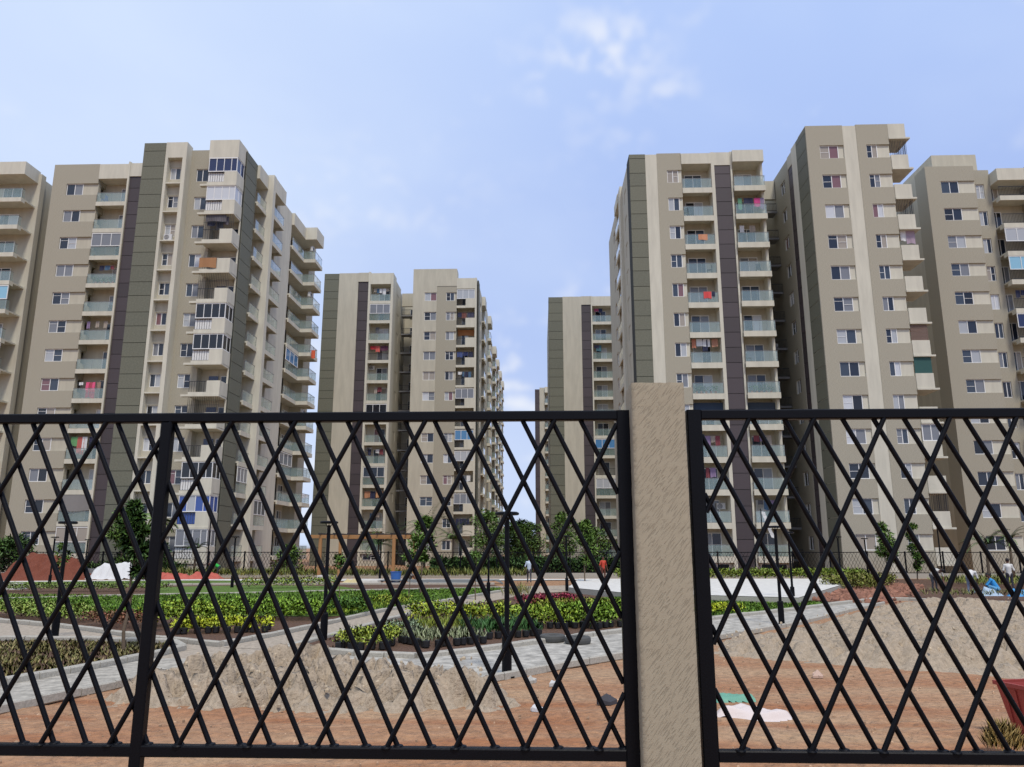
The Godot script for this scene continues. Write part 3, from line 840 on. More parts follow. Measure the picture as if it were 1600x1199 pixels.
func far_fence() -> void:
	var o := thing("boundary_fence", "low black lattice fence in front of the towers", "fence", Vector3(0, 0, -64.6))
	var post := MB.new()
	post.box(-0.05, 0.05, 0, 2.15, -0.05, 0.05)
	var pm := post.mesh()
	var rail := MB.new()
	rail.box(-1.45, 1.45, 2.03, 2.09, -0.025, 0.025)
	rail.box(-1.45, 1.45, 0.42, 0.48, -0.025, 0.025)
	var rm := rail.mesh()
	var lat := MB.new()
	var x := -1.45
	while x < 1.45:
		for s in [-1.0, 1.0]:
			var a := Vector3(x, 0.48, 0.012 * s)
			var b := Vector3(x + s * 0.8, 2.03, 0.012 * s)
			if b.x > 1.45:
				b = a + (b - a) * (1.45 - a.x) / (b.x - a.x)
			if b.x < -1.45:
				b = a + (b - a) * (-1.45 - a.x) / (b.x - a.x)
			lat.tube(a, b, 0.014, 0.014, 4, false)
		x += 0.27
	var lm := lat.mesh()
	for k in 42:
		var px := -62.0 + 3.0 * k
		put("post", pm, mats["black_paint"], o, Transform3D(Basis(), Vector3(px - 1.5, 0, 0)))
		put("rail", rm, mats["black_paint"], o, Transform3D(Basis(), Vector3(px, 0, 0)))
		put("lattice", lm, mats["black_paint"], o, Transform3D(Basis(), Vector3(px, 0, 0)))
	var w := MB.new()
	w.box(-64, 64, 0, 0.42, -0.12, 0.12)
	put("plinth", w.mesh(), mats["kerb"], o)

func pergola() -> void:
	var o := thing("pergola", "unfinished timber pergola of square posts and beams before the towers", "pergola", Vector3(-13, 0, -58))
	for q in [[-16.0, 56.8], [-15.6, 61.0], [-10.55, 56.6], [-9.75, 61.0]]:
		var mb := MB.new()
		mb.bevel_bar(0.11, 0.11, 3.1, 0.015)
		put("post", mb.mesh(), mats["timber"], o, Transform3D(Basis(), Vector3(q[0], 0, -q[1]) - o.position))
	for q in [[-16.9, 56.8, -8.9, 56.6], [-16.4, 61.0, -8.6, 61.0]]:
		var mb := MB.new()
		mb.bevel_bar(0.07, 0.12, Vector2(q[0], q[1]).distance_to(Vector2(q[2], q[3])), 0.012, Transform3D(Basis(Vector3(0, 0, 1), Vector3(1, 0, 0), Vector3(0, 1, 0)), Vector3(q[0], 3.22, -q[1]) - o.position))
		put("beam", mb.mesh(), mats["timber"], o)
	for k in 7:
		var x := -16.0 + k * 1.05
		var mb := MB.new()
		mb.bevel_bar(0.04, 0.07, 5.2, 0.01, Transform3D(Basis(Vector3(1, 0, 0), Vector3(0, 0, -1), Vector3(0, 1, 0)), Vector3(x, 3.41, -56.3) - o.position))
		put("rafter", mb.mesh(), mats["dark_metal"], o)


# ---------------------------------------------------------------- towers
class Tower:
	var root: Node3D
	var walls := {}
	var off: Transform3D

func tower(label: String, at: Vector3) -> Tower:
	var t := Tower.new()
	t.root = thing("apartment_tower", label, "apartment tower", at, "apartment towers of the estate")
	t.off = Transform3D(Basis(), -at)
	return t

func wall(t: Tower, key: String) -> MB:
	if not t.walls.has(key):
		t.walls[key] = MB.new()
	return t.walls[key]

func finish(t: Tower) -> void:
	for key in t.walls:
		var parts: PackedStringArray = (key as String).split("|")
		put(parts[1] if parts.size() > 1 else parts[0] + "_wall", (t.walls[key] as MB).mesh(), mats[parts[0]], t.root)

# frames: local x runs to the right along the face, z points out of it. Front faces use world x; right faces use the distance; left faces minus the distance
func front(t: Tower, d: float) -> Transform3D:
	return t.off * Transform3D(Basis(), Vector3(0, 0, -d))

func right(t: Tower, x: float) -> Transform3D:
	return t.off * Transform3D(Basis(Vector3(0, 0, -1), Vector3(0, 1, 0), Vector3(1, 0, 0)), Vector3(x, 0, 0))

func left(t: Tower, x: float) -> Transform3D:
	return t.off * Transform3D(Basis(Vector3(0, 0, 1), Vector3(0, 1, 0), Vector3(-1, 0, 0)), Vector3(x, 0, 0))

func solid(t: Tower, f: Transform3D, key: String, x0: float, x1: float, y0: float, y1: float, z := 0.0, deep := 2.1) -> void:
	wall(t, key).box(x0, x1, y0, y1, z - deep, z, f)

# cladding: one panel per joint, a dark backing shows in the joints
func panels(t: Tower, f: Transform3D, called: String, hue: String, x0: float, x1: float, z: float, y0: float, y1: float, base: float, split: Array, deep := 2.1, across := 1) -> void:
	wall(t, "joint|cladding_backing").box(x0 + 0.01, x1 - 0.01, y0, y1 - 0.03, z - deep, z - 0.045, f)
	var ys := [y0]
	for k in range(-1, 15):
		for s in split:
			var y: float = base + 3.0 * k + s
			if y > y0 + 0.4 and y < y1 - 0.4:
				ys.append(y)
	ys.append(y1)
	for i in ys.size() - 1:
		var h: float = ys[i + 1] - ys[i]
		var w := (x1 - x0) / across
		var key := "panel%.2f_%.2f" % [w, h]
		if not cache.has(key):
			var mb := MB.new()
			mb.bevel_bar(w / 2 - 0.012, 0.025, h - 0.05, 0.012)
			cache[key] = mb.mesh()
		for j in across:
			var tone := rng.randi_range(0, 2)
			put(called, cache[key], mats[hue + str(tone)], t.root, f * Transform3D(Basis(), Vector3(x0 + w * (j + 0.5), ys[i] + 0.025, z - 0.02)))

func pick_pane(weights: Array) -> int:
	var s := 0.0
	for w in weights:
		s += w
	var q := rng.randf() * s
	for i in weights.size():
		q -= weights[i]
		if q <= 0.0:
			return i
	return 0

# sliding window of two lights in a white frame; some leaves carry a bar or two
func window(t: Tower, f: Transform3D, x0: float, x1: float, y0: float, y1: float, z: float, pane := [], called := "window", lights := 2) -> void:
	var w := x1 - x0
	var h := y1 - y0
	var kind := rng.randi_range(0, 3)
	var key := "win%.2f_%.2f_%d_%d" % [w, h, kind, lights]
	if not cache.has(key):
		var mb := MB.new()
		var b := 0.065
		mb.box(0, w, 0, b, -0.05, 0.03)
		mb.box(0, w, h - b, h, -0.05, 0.03)
		mb.box(0, b, b, h - b, -0.05, 0.03)
		mb.box(w - b, w, b, h - b, -0.05, 0.03)
		for k in range(1, lights):
			mb.box(w * k / lights - 0.035, w * k / lights + 0.035, b, h - b, -0.05, 0.022)
		if kind == 1 or kind == 2:
			var a := 0.0 if kind == 1 else w / 2
			mb.box(a + b, a + w / 2 - b, h * 0.48, h * 0.48 + 0.035, -0.04, 0.012)
		if kind == 2:
			mb.box(b, w / 2 - b, h * 0.72, h * 0.72 + 0.03, -0.04, 0.012)
		cache[key] = mb.mesh()
		for s in lights:
			var p := MB.new()
			p.box(w * s / lights + 0.03, w * (s + 1) / lights - 0.03, b * 0.8, h - b * 0.8, -0.035, -0.012 - 0.012 * (s % 2))
			cache[key + "p%d" % s] = p.mesh()
	var o := put(called, cache[key], mats["frame"], t.root, f * Transform3D(Basis(), Vector3(x0, y0, z)))
	var usual := [26, 24, 14, 20, 9, 4, 6, 10]
	for s in lights:
		var k := pick_pane(usual if pane.is_empty() else pane)
		put("pane", cache[key + "p%d" % s], mats["pane%d" % k], o)

# a full-height column with one window per storey. inf: the window band goes on to x1 as a plain recessed strip
func window_column(t: Tower, f: Transform3D, key: String, x0: float, x1: float, w0: float, w1: float, y1: float, z: float, base: float, sill: float, head: float, inf := "", deep := 2.1, pane := [], k0 := 0, k1 := 12) -> void:
	solid(t, f, key, x0, w0, 0, y1, z, deep)
	var e := x1 if inf else w1
	if not inf and x1 > w1 + 0.01:
		solid(t, f, key, w1, x1, 0, y1, z, deep)
	var y := 0.0
	for k in range(k0, k1 + 1):
		var b := base + 3.0 * k
		solid(t, f, key, w0, e, y, b + sill, z, deep)
		window(t, f, w0, w1, b + sill, b + head, z - 0.13, pane)
		if inf:
			var ik := "inf%.2f_%.2f" % [e - w1, head - sill]
			if not cache.has(ik):
				var im := MB.new()
				im.box(0, e - w1, 0, head - sill, -0.5, 0)
				cache[ik] = im.mesh()
			put("infill_panel", cache[ik], mats[inf], t.root, f * Transform3D(Basis(), Vector3(w1, b + sill, z - 0.16)))
		y = b + head
	solid(t, f, key, w0, e, y, y1, z, deep)

func arr(a: float, b: float, c: float, d: float) -> String:
	return "%.2f_%.2f_%.2f_%.2f" % [a, b, c, d]

# balcony: slab with fascia; sub-parts are its rail, glass, door and panes. o keys: proj, fascia, rail (glass, bars, none), door, open_left, open_right, glazed, back, rail_h, soffit
func balcony(t: Tower, f: Transform3D, x0: float, x1: float, y: float, o := {}) -> Node3D:
	var proj: float = o.get("proj", 0.0)
	var back: float = o.get("back", -1.5)
	var fascia: float = o.get("fascia", 0.45)
	var rail: String = o.get("rail", "glass")
	var w := x1 - x0
	var rh: float = o.get("rail_h", 1.05)
	var ol: bool = o.get("open_left", false)
	var orr: bool = o.get("open_right", false)
	var key := "bal" + arr(w, proj, back, fascia) + rail + str(ol) + str(orr) + str(rh)
	if not cache.has(key):
		var s := MB.new()
		s.box(0.0, w, -fascia, 0.0, proj - 0.14, proj)
		s.box(0.004, w - 0.004, -0.17, -0.003, back - 0.05, proj - 0.142)
		if ol: s.box(0.003, 0.12, -fascia + 0.002, -0.172, 0.01, proj - 0.142)
		if orr: s.box(w - 0.12, w - 0.003, -fascia + 0.002, -0.172, 0.01, proj - 0.142)
		cache[key] = s.mesh()
		var g := MB.new()
		var hr := MB.new()
		if rail == "glass":
			g.box(0.05, w - 0.05, 0.04, rh - 0.03, proj - 0.09, proj - 0.075)
			if orr: g.box(w - 0.09, w - 0.075, 0.04, rh - 0.03, 0.05, proj - 0.1)
			if ol: g.box(0.075, 0.09, 0.04, rh - 0.03, 0.05, proj - 0.1)
			hr.box(0.0, w, rh - 0.03, rh + 0.01, proj - 0.1, proj - 0.06)
			var n := maxi(1, int(w / 1.4))
			for k in n + 1:
				var px := clampf(w * k / n, 0.03, w - 0.03)
				hr.box(px - 0.015, px + 0.015, 0, rh - 0.03, proj - 0.12, proj - 0.091)
			if orr: hr.box(w - 0.1, w - 0.06, rh - 0.028, rh + 0.008, 0.0, proj - 0.1)
			if ol: hr.box(0.06, 0.1, rh - 0.028, rh + 0.008, 0.0, proj - 0.1)
		elif rail == "bars":
			hr.box(0, w, rh - 0.05, rh, proj - 0.1, proj - 0.05)
			hr.box(0, w, 0.08, 0.12, proj - 0.1, proj - 0.05)
			var n := int(w / 0.14)
			for k in n + 1:
				var px := clampf(w * k / n, 0.012, w - 0.012)
				hr.box(px - 0.011, px + 0.011, 0.12, rh - 0.05, proj - 0.086, proj - 0.064)
			if orr: hr.box(w - 0.06, w - 0.01, rh - 0.048, rh - 0.002, back, proj - 0.1)
		cache[key + "g"] = g.mesh()
		cache[key + "h"] = hr.mesh()
	var bal := put("balcony", cache[key], mats[o.get("key", "cream_light")], t.root, f * Transform3D(Basis(), Vector3(x0, y, 0)))
	if rail == "glass":
		put("glass_panel", cache[key + "g"], mats["glass"], bal)
		put("handrail", cache[key + "h"], mats["grey_metal"], bal)
	elif rail == "bars":
		put("railing", cache[key + "h"], mats["dark_metal"], bal)
	var door: Array = o.get("door", [])
	if door.size():
		var dw: float = door[1] - door[0]
		var dk := "door%.2f" % dw
		if not cache.has(dk):
			var d := MB.new()
			d.box(0, dw, 2.06, 2.13, 0, 0.08)
			for q in [0.0, dw / 2 - 0.03, dw - 0.06]:
				d.box(q, q + 0.06, 0.04, 2.06, 0.002, 0.075)
			cache[dk] = d.mesh()
			for s in 2:
				var p := MB.new()
				p.box(0.05 + dw * 0.5 * s, dw * 0.5 * (s + 1) - 0.05, 0.03, 2.07, 0.01, 0.03 + 0.015 * s)
				cache[dk + "p%d" % s] = p.mesh()
		var xf := Transform3D(Basis(), Vector3(door[0] - x0, 0, back + 0.005))
		put("door_frame", cache[dk], mats["frame"], bal, xf)
		for s in 2:
			put("door_pane", cache[dk + "p%d" % s], mats["pane%d" % pick_pane([10, 12, 5, 8, 3, 1, 2, 8])], bal, xf)
	var gz: String = o.get("glazed", "")
	if gz:
		# the owner has closed the balcony with a framed screen above the rail
		var top: float = o.get("soffit", 2.5)
		var gk := "glaze%.2f_%.2f_%.2f_" % [w, top, rh]
		if not cache.has(gk):
			var d := MB.new()
			d.box(0.02, w - 0.02, rh, rh + 0.07, -0.05, 0.02)
			d.box(0.02, w - 0.02, top - 0.09, top, -0.05, 0.02)
			for k in 4:
				var px := 0.02 + (w - 0.1) * k / 3.0
				d.box(px, px + 0.06, rh + 0.07, top - 0.09, -0.048, 0.018)
			cache[gk] = d.mesh()
			for k in 3:
				var p := MB.new()
				p.box(0.05 + (w - 0.1) * k / 3.0, (w - 0.1) * (k + 1) / 3.0 + 0.03, rh + 0.05, top - 0.07, -0.03, -0.016)
				cache[gk + "q%d" % k] = p.mesh()
		var zx := Transform3D(Basis(), Vector3(0, 0, proj - 0.04))
		put("glazing_frame", cache[gk], mats["frame"], bal, zx)
		for k in 3:
			put("pane", cache[gk + "q%d" % k], mats[gz], bal, zx)
	return bal

# column of recessed balconies between x0 and x1
func balcony_column(t: Tower, f: Transform3D, x0: float, x1: float, base: float, top: float, o := {}, special := {}, key := "cream") -> void:
	var back: float = o.get("back", -1.5)
	wall(t, key).box(x0 - 0.3, x1 + 0.3, 0, top - 0.3, back - 0.7, back, f)
	for k in range(0, 13):
		var q := o.duplicate()
		q.merge(special.get(k, {}), true)
		balcony(t, f, x0 + 0.005, x1 - 0.005, base + 3.0 * k, q)
	var last: float = base + 39.0 - o.get("beam", 0.4)
	var proj: float = o.get("proj", 0.0)
	wall(t, "cream_light").box(x0 + 0.005, x1 - 0.005, last, top, back - 0.2, proj + 0.02, f)
	wall(t, key).box(x0 - 0.05, x1 + 0.05, 0, base - 0.5, back - 0.2, -0.3, f)
	window(t, f, x0 + 0.35, x1 - 0.35, maxf(0.3, base - 1.35), base - 0.62, -0.27, [20, 10, 0, 5, 0, 0, 0, 20])

func core(t: Tower, x0: float, x1: float, d0: float, d1: float, top: float, key := "cream") -> void:
	wall(t, key).box(x0, x1, 0, top, -d1, -d0, t.off)

func towers() -> void:
	tower_left()
	tower_edge_left()
	tower_mid_left()
	tower_far_left()
	tower_mid_right()
	tower_far_right()
	tower_right()
	tower_edge_right()

func tower_left() -> void:
	var t := tower("cream and taupe tower left of centre with a glazed bay column and green side panels", Vector3(-40, 0, -82))
	core(t, -51.0, -38.9, 75.15, 95, 41.2)
	core(t, -38.95, -31.25, 71.45, 95, 41.25)
	core(t, -31.4, -31.0, 73.0, 95, 41.2)
	# set-back wing
	var f := front(t, 73.1)
	var b := 1.89
	window_column(t, f, "taupe", -51.1, -46.2, -49.55, -47.78, 42.2, 0.0, b, 0.80, 2.1, "cream", 2.1)
	balcony_column(t, f, -46.2, -43.05, b, 42.15, {"door": [-44.4, -43.1]}, {10: {"glazed": "pane3"}, 1: {"glazed": "pane4"}, 0: {"glazed": "pane4"}})
	solid(t, f, "cream_light", -43.05, -42.86, 0, 42.35, 0.12)
	solid(t, f, "cream_light", -42.86, -41.2, 40.7, 42.2, 0.05)
	panels(t, f, "dark_panel", "dark", -42.86, -41.2, -0.05, 0, 40.7, b, [0.0, 1.5], 1.9)
	solid(t, f, "cream", -41.2, -38.8, 0, 42.1, -0.02)
	# bay wing
	b = 1.5
	f = front(t, 68.3)
	panels(t, f, "green_panel", "green", -38.9, -36.7, 0.05, 0, 41.75, b, [0.35, 1.72], 5.0)
	solid(t, f, "cream_light", -36.7, -36.42, 0, 41.8, 0.0, 0.8)
	solid(t, f, "cream_light", -34.95, -34.57, 0, 41.8, 0.0, 1.2)
	solid(t, f, "cream_light", -36.42, -34.95, 40.15, 41.8, -0.01, 1.2)
	window_column(t, f, "cream", -36.72, -34.6, -36.36, -35.3, 40.3, -0.6, b, 0.6, 1.86, "", 2.2)
	for k in range(0, 13):
		solid(t, f, "cream_light", -36.42, -34.95, b + 3 * k - 0.12, b + 3 * k, -0.02, 0.6)
	var r := front(t, 69.4)
	window_column(t, r, "taupe", -34.65, -32.1, -33.95, -32.72, 41.5, 0.0, b, 0.6, 1.95, "", 2.1)
	# glazed bay
	wall(t, "cream").box(-32.4, -30.5, 0, 41.0, -2.6, -2.1, f)
	for k in range(0, 13):
		bay_floor(t, f, 1.05 + 3.0 * k, k)
	solid(t, f, "cream_light", -32.3, -29.36, 40.05, 41.95, 0.01, 2.3)
	solid(t, f, "cream_light", -32.1, -29.38, 0, 1.05, -0.05, 2.2)
	# right-hand face, with distance as the local x
	var s := right(t, -29.3)
	solid(t, s, "cream", 70.45, 72.95, 0, 41.5, 0.0, 2.0)
	panels(t, s, "green_panel", "green", 70.1, 73.0, 0.08, 0, 41.7, b, [0.35, 1.72], 0.2)
	balcony_column(t, s, 73.0, 75.6, 1.6, 41.7, {"proj": 0.35, "door": [73.4, 75.0]}, {2: {"glazed": "pane3"}, 6: {"rail": "glass"}})
	solid(t, s, "cream_light", 75.6, 76.3, 0, 41.9, 0.95, 3.0)
	balcony_column(t, s, 76.3, 79.6, 1.6, 41.8, {"proj": 0.95, "door": [77.0, 79.0], "open_right": true, "open_left": true}, {1: {"glazed": "pane1"}})
	solid(t, s, "cream_light", 79.6, 84.8, 0, 41.6, 0.0)
	balcony_column(t, s, 84.8, 89.3, 1.6, 41.7, {"proj": 0.3, "door": [85.4, 87.2]}, {7: {"glazed": "pane11"}, 3: {"glazed": "pane3"}})
	balcony_column(t, s, 89.3, 92.4, 1.6, 41.8, {"proj": 1.7, "door": [90.0, 91.6], "open_left": true, "open_right": true}, {7: {"rail": "glass"}})
	solid(t, s, "cream", 92.4, 95.0, 0, 41.6, -0.05)
	finish(t)

func bay_floor(t: Tower, f: Transform3D, y: float, k: int) -> void:
	var glazed: Dictionary = {12: "pane10", 11: "pane6", 7: "pane7", 6: "pane7", 2: "pane7", 1: "pane8", 0: "pane3"}
	var mb := MB.new()
	mb.box(-32.95, -29.36, 0.0, 0.2, -0.4, 0.06)
	mb.box(-32.3, -29.38, 0.0, 0.18, -2.1, -0.402)
	mb.box(-30.62, -29.362, 0.2, 1.5, -0.18, 0.0)
	mb.box(-29.54, -29.36, 0.2, 1.5, -1.85, -0.182)
	mb.box(-32.3, -30.62, 0.2, 0.42, -0.16, 0.01)
	var bal := put("balcony", mb.mesh(), mats["cream_light"], t.root, f * Transform3D(Basis(), Vector3(0, y, 0)))
	var rl := MB.new()
	rl.box(-32.3, -30.62, 1.42, 1.47, -0.1, -0.05)
	if glazed.has(k):
		rl.box(-32.28, -30.62, 0.42, 0.46, -0.1, -0.05)
	for i in 8:
		var x := -32.25 + i * 0.23
		rl.box(x - 0.012, x + 0.012, 0.42, 1.42, -0.09, -0.06)
	put("railing", rl.mesh(), mats["dark_metal"], bal)
	if glazed.has(k):
		var scr := MB.new()
		scr.box(-32.28, -30.62, 0.42, 1.44, -0.2, -0.17)
		put("rail_panel", scr.mesh(), mats["pane8"] if k == 1 else mats["frame"], bal)
		var fr := MB.new()
		fr.box(-32.25, -29.4, 1.5, 1.58, -0.1, 0.01)
		fr.box(-32.25, -29.4, 2.9, 3.0, -0.1, 0.01)
		for x in [-32.25, -31.5, -30.75, -30.02, -29.47]:
			fr.box(x + 0.01, x + 0.065, 1.58, 2.9, -0.098, 0.008)
		fr.box(-29.47, -29.4, 1.5, 1.58, -1.75, -0.102)
		fr.box(-29.47, -29.4, 2.9, 2.998, -1.75, -0.102)
		for z in [-1.75, -0.95]:
			fr.box(-29.468, -29.402, 1.58, 2.9, z, z + 0.08)
		put("glazing_frame", fr.mesh(), mats["frame"], bal)
		var gl: String = glazed[k]
		for q in [[-32.2, -31.45], [-31.45, -30.7], [-30.7, -29.97], [-29.97, -29.44]]:
			var p := MB.new()
			p.box(q[0], q[1], 1.55, 2.93, -0.06, -0.045)
			put("pane", p.mesh(), mats[gl if not (k == 1 and q[0] == -31.45) else "pane2"], bal)
		for q in [[-1.7, -0.9], [-0.9, -0.1]]:
			var p := MB.new()
			p.box(-29.445, -29.43, 1.55, 2.93, q[0], q[1])
			put("pane", p.mesh(), mats[gl], bal)
	else:
		var d := MB.new()
		d.box(-31.35, -30.45, 0.2, 2.35, -2.1, -2.03)
		put("door", d.mesh(), mats["pane10"], bal)
		var fr := MB.new()
		fr.box(-30.2, -29.6, 1.35, 2.35, -2.1, -2.04)
		put("door_frame", fr.mesh(), mats["frame"], bal)
		d = MB.new()
		d.box(-30.14, -29.66, 1.41, 2.29, -2.06, -2.02)
		put("pane", d.mesh(), mats["pane0"], bal)
		var c := MB.new()
		c.box(-29.5, -29.36, 1.5, 3.0, -1.85, -1.7)
		put("corner_post", c.mesh(), mats["cream_light"], bal)
		if k in [10, 8, 4]:
			var g := MB.new()
			for i in 18:
				var x := -32.25 + i * 0.17
				g.box(x - 0.012, x + 0.012, 1.47, 3.0, -0.09, -0.07)
			g.box(-32.28, -29.4, 2.2, 2.23, -0.089, -0.071)
			put("grille", g.mesh(), mats["dark_metal"], bal)

func tower_edge_left() -> void:
	var t := tower("cream tower with corner balconies cut off by the left edge", Vector3(-60, 0, -82))
	core(t, -72, -53.05, 74.05, 96, 41.2, "cream")
	var f := front(t, 72.0)
	var doors := {}
	balcony_column(t, f, -57.8, -53.0, 1.7, 41.7, {"proj": 0.6, "back": -1.6, "door": [-56.6, -54.6], "open_right": true}, {8: {"glazed": "pane9"}, 6: {"glazed": "pane3"}, 4: {"rail": "bars"}})
	solid(t, f, "cream", -72, -57.8, 0, 41.6, 0.0, 1.9)
	var s := right(t, -53.0)
	window(t, s, 78.0, 79.2, 1.5, 2.7, 0.06)
	finish(t)

func tower_mid_left() -> void:
	var t := tower("pale tower with green corner and dark stripe between the left tower and the sky gap", Vector3(-20, 0, -122))
	core(t, -31.6, -21.4, 109.6, 140, 41.5)
	core(t, -21.5, -18.3, 118.05, 140, 41.2)
	core(t, -18.35, -9.0, 109.95, 134, 41.4)
	var f := front(t, 107.5)
	var b := 2.1
	panels(t, f, "green_panel", "green", -31.7, -29.5, 0.04, 0, 42.4, b, [0.35, 1.5], 2.1)
	solid(t, f, "cream", -29.5, -26.6, 0, 42.45, 0.0)
	panels(t, f, "dark_panel", "dark", -26.6, -25.05, -0.12, 0, 41.1, b, [0.0, 1.5], 1.9)
	solid(t, f, "cream", -26.6, -25.05, 41.1, 42.5, 0.0)
	solid(t, f, "cream_light", -25.05, -24.75, 0, 42.6, 0.06)
	balcony_column(t, f, -24.75, -21.7, b, 42.4, {"door": [-23.7, -22.1]}, {11: {"glazed": "pane3"}, 6: {"glazed": "pane7"}, 3: {"glazed": "pane1"}, 9: {"rail": "bars"}})
	solid(t, f, "cream_light", -21.7, -21.35, 0, 42.4, 0.0, 2.4)
	# narrow court with utility ledges between the two wings
	var s := right(t, -21.35)
	window_column(t, s, "cream", 109.8, 113.9, 110.8, 112.4, 42.0, -0.02, b, 0.8, 2.1, "", 0.5)
	utility_court(t, front(t, 114.0), -21.2, -18.45, b)
	# right wing
	f = front(t, 107.9)
	b = 1.36
	window_column(t, f, "cream", -18.45, -14.9, -16.7, -14.93, 43.1, 0.0, b, 0.78, 2.07, "", 2.1)
	window_column(t, f, "taupe", -14.9, -11.95, -13.5, -12.3, 40.4, -0.05, b, 0.78, 2.07, "cream", 2.1)
	solid(t, f, "cream", -14.9, -11.95, 40.4, 43.1, 0.0)
	var glz := {12: {"glazed": "pane2"}, 7: {"glazed": "pane3"}, 5: {"glazed": "pane11"}, 4: {"glazed": "pane2"}, 2: {"glazed": "pane3"}}
	balcony_column(t, f, -11.95, -9.25, b, 41.6, {"rail": "bars", "fascia": 0.35, "door": [-11.3, -10.3]}, glz)
	for k in 13:
		var pp := MB.new()
		pp.box(-10.6, -9.24, -0.34, 1.1, -0.2, 0.03)
		put("parapet", pp.mesh(), mats["cream_light"], t.root, f * Transform3D(Basis(), Vector3(0, b + 3 * k, 0)))
	solid(t, f, "cream_light", -9.25, -9.0, 0, 41.65, 0.0)
	s = right(t, -8.8)
	panels(t, s, "green_panel", "green", 108.6, 110.6, 0.05, 0, 41.5, b, [0.35, 1.5], 0.18)
	window_column(t, s, "cream", 110.6, 116, 112.2, 113.8, 41.2, 0.0, b, 0.6, 2.0, "", 2.0)
	balcony_column(t, s, 116, 119, b, 41.4, {"proj": 0.5, "door": [116.7, 118.3]})
	window_column(t, s, "cream_light", 119, 126, 121.2, 122.8, 41.6, 0.25, b, 0.6, 2.0, "", 2.2)
	balcony_column(t, s, 126, 130, b, 41.3, {"proj": 0.8, "door": [127, 128.6], "open_left": true})
	solid(t, s, "cream", 130, 134, 0, 41.2, 0.0)
	finish(t)

func utility_court(t: Tower, f: Transform3D, x0: float, x1: float, base: float) -> void:
	solid(t, f, "cream", x0, x1, base + 37.2, base + 39.3, 0.0, 0.4)
	for k in 13:
		balcony(t, f, x0, x1, base + 3.0 * k - 0.3, {"proj": 0.25, "back": -1.1, "rail": "bars", "fascia": 0.2, "rail_h": 0.9, "key": "grey_metal"})
		window(t, f, x0 + 0.7, x0 + 1.7, base + 3.0 * k + 0.5, base + 3.0 * k + 1.9, -3.93, [3, 2, 0, 1, 0, 0, 0, 8])

func tower_far_left() -> void:
	var t := tower("distant tower whose right face runs on behind the pale tower beside the sky gap", Vector3(-17, 0, -162))
	core(t, -26, -11.0, 142.5, 186, 41.2)
	var f := front(t, 142.4)
	solid(t, f, "cream", -26, -9.1, 0, 41.5, 0.0, 0.4)
	var s := right(t, -9.0)
	var d := 142.5
	for i in 4:
		window_column(t, s, "cream", d, d + 4.5, d + 1.4, d + 3.0, 41.4, 0.0, 1.4, 0.6, 2.0, "", 2.05)
		balcony_column(t, s, d + 4.5, d + 8.0, 1.4, 41.5, {"proj": 0.7, "door": [d + 5.2, d + 7.0], "open_left": true})
		solid(t, s, "cream_light", d + 8.0, d + 10.8, 0, 41.7, 0.35, 2.3)
		d += 10.8
	finish(t)

func tower_mid_right() -> void:
	var t := tower("pale tower with a dark stripe just left of the pillar, right of the sky gap", Vector3(8, 0, -128))
	core(t, 1.8, 12.2, 118.05, 142, 41.0)
	core(t, 12.1, 20.0, 125.0, 142, 40.6)
	var f := front(t, 116.0)
	var b := 1.1
	panels(t, f, "green_panel", "green", 1.7, 3.93, 0.04, 0, 41.2, b, [0.15, 1.45], 2.1)
	solid(t, f, "cream", 3.93, 6.86, 0, 41.25, 0.0)
	panels(t, f, "dark_panel", "dark", 6.86, 8.36, -0.1, 0, 39.9, b, [0.0, 1.5], 1.9)
	solid(t, f, "cream", 6.86, 8.36, 39.9, 41.3, 0.0)
	solid(t, f, "cream_light", 8.36, 8.56, 0, 41.3, 0.06)
	balcony_column(t, f, 8.56, 11.68, b, 41.25, {"door": [9.1, 10.8]}, {5: {"glazed": "pane11"}, 4: {"rail": "bars"}, 3: {"glazed": "pane2"}})
	solid(t, f, "cream_light", 11.68, 12.05, 0, 41.2, 0.0)
	utility_court(t, front(t, 120.9), 12.1, 15.5, b)
	var s := left(t, 1.75)
	solid(t, s, "cream", -142, -118.0, 0, 41.1, 0.0)
	finish(t)

func tower_far_right() -> void:
	var t := tower("most distant tower, a narrow strip at the right side of the sky gap", Vector3(8, 0, -196))
	core(t, -0.7, 20, 188.05, 210, 41.0)
	var f := front(t, 186.0)
	panels(t, f, "dark_panel", "dark", -0.85, 0.3, 0.0, 0, 40.8, 1.3, [0.0], 2.0)
	solid(t, f, "cream", 0.3, 1.56, 0, 41.2, 0.02)
	balcony_column(t, f, 1.56, 4.4, 1.3, 41.3, {"proj": 0.4, "door": [2.0, 3.6], "open_left": true}, {})
	solid(t, f, "cream", 4.4, 20, 0, 41.2, 0.0)
	finish(t)

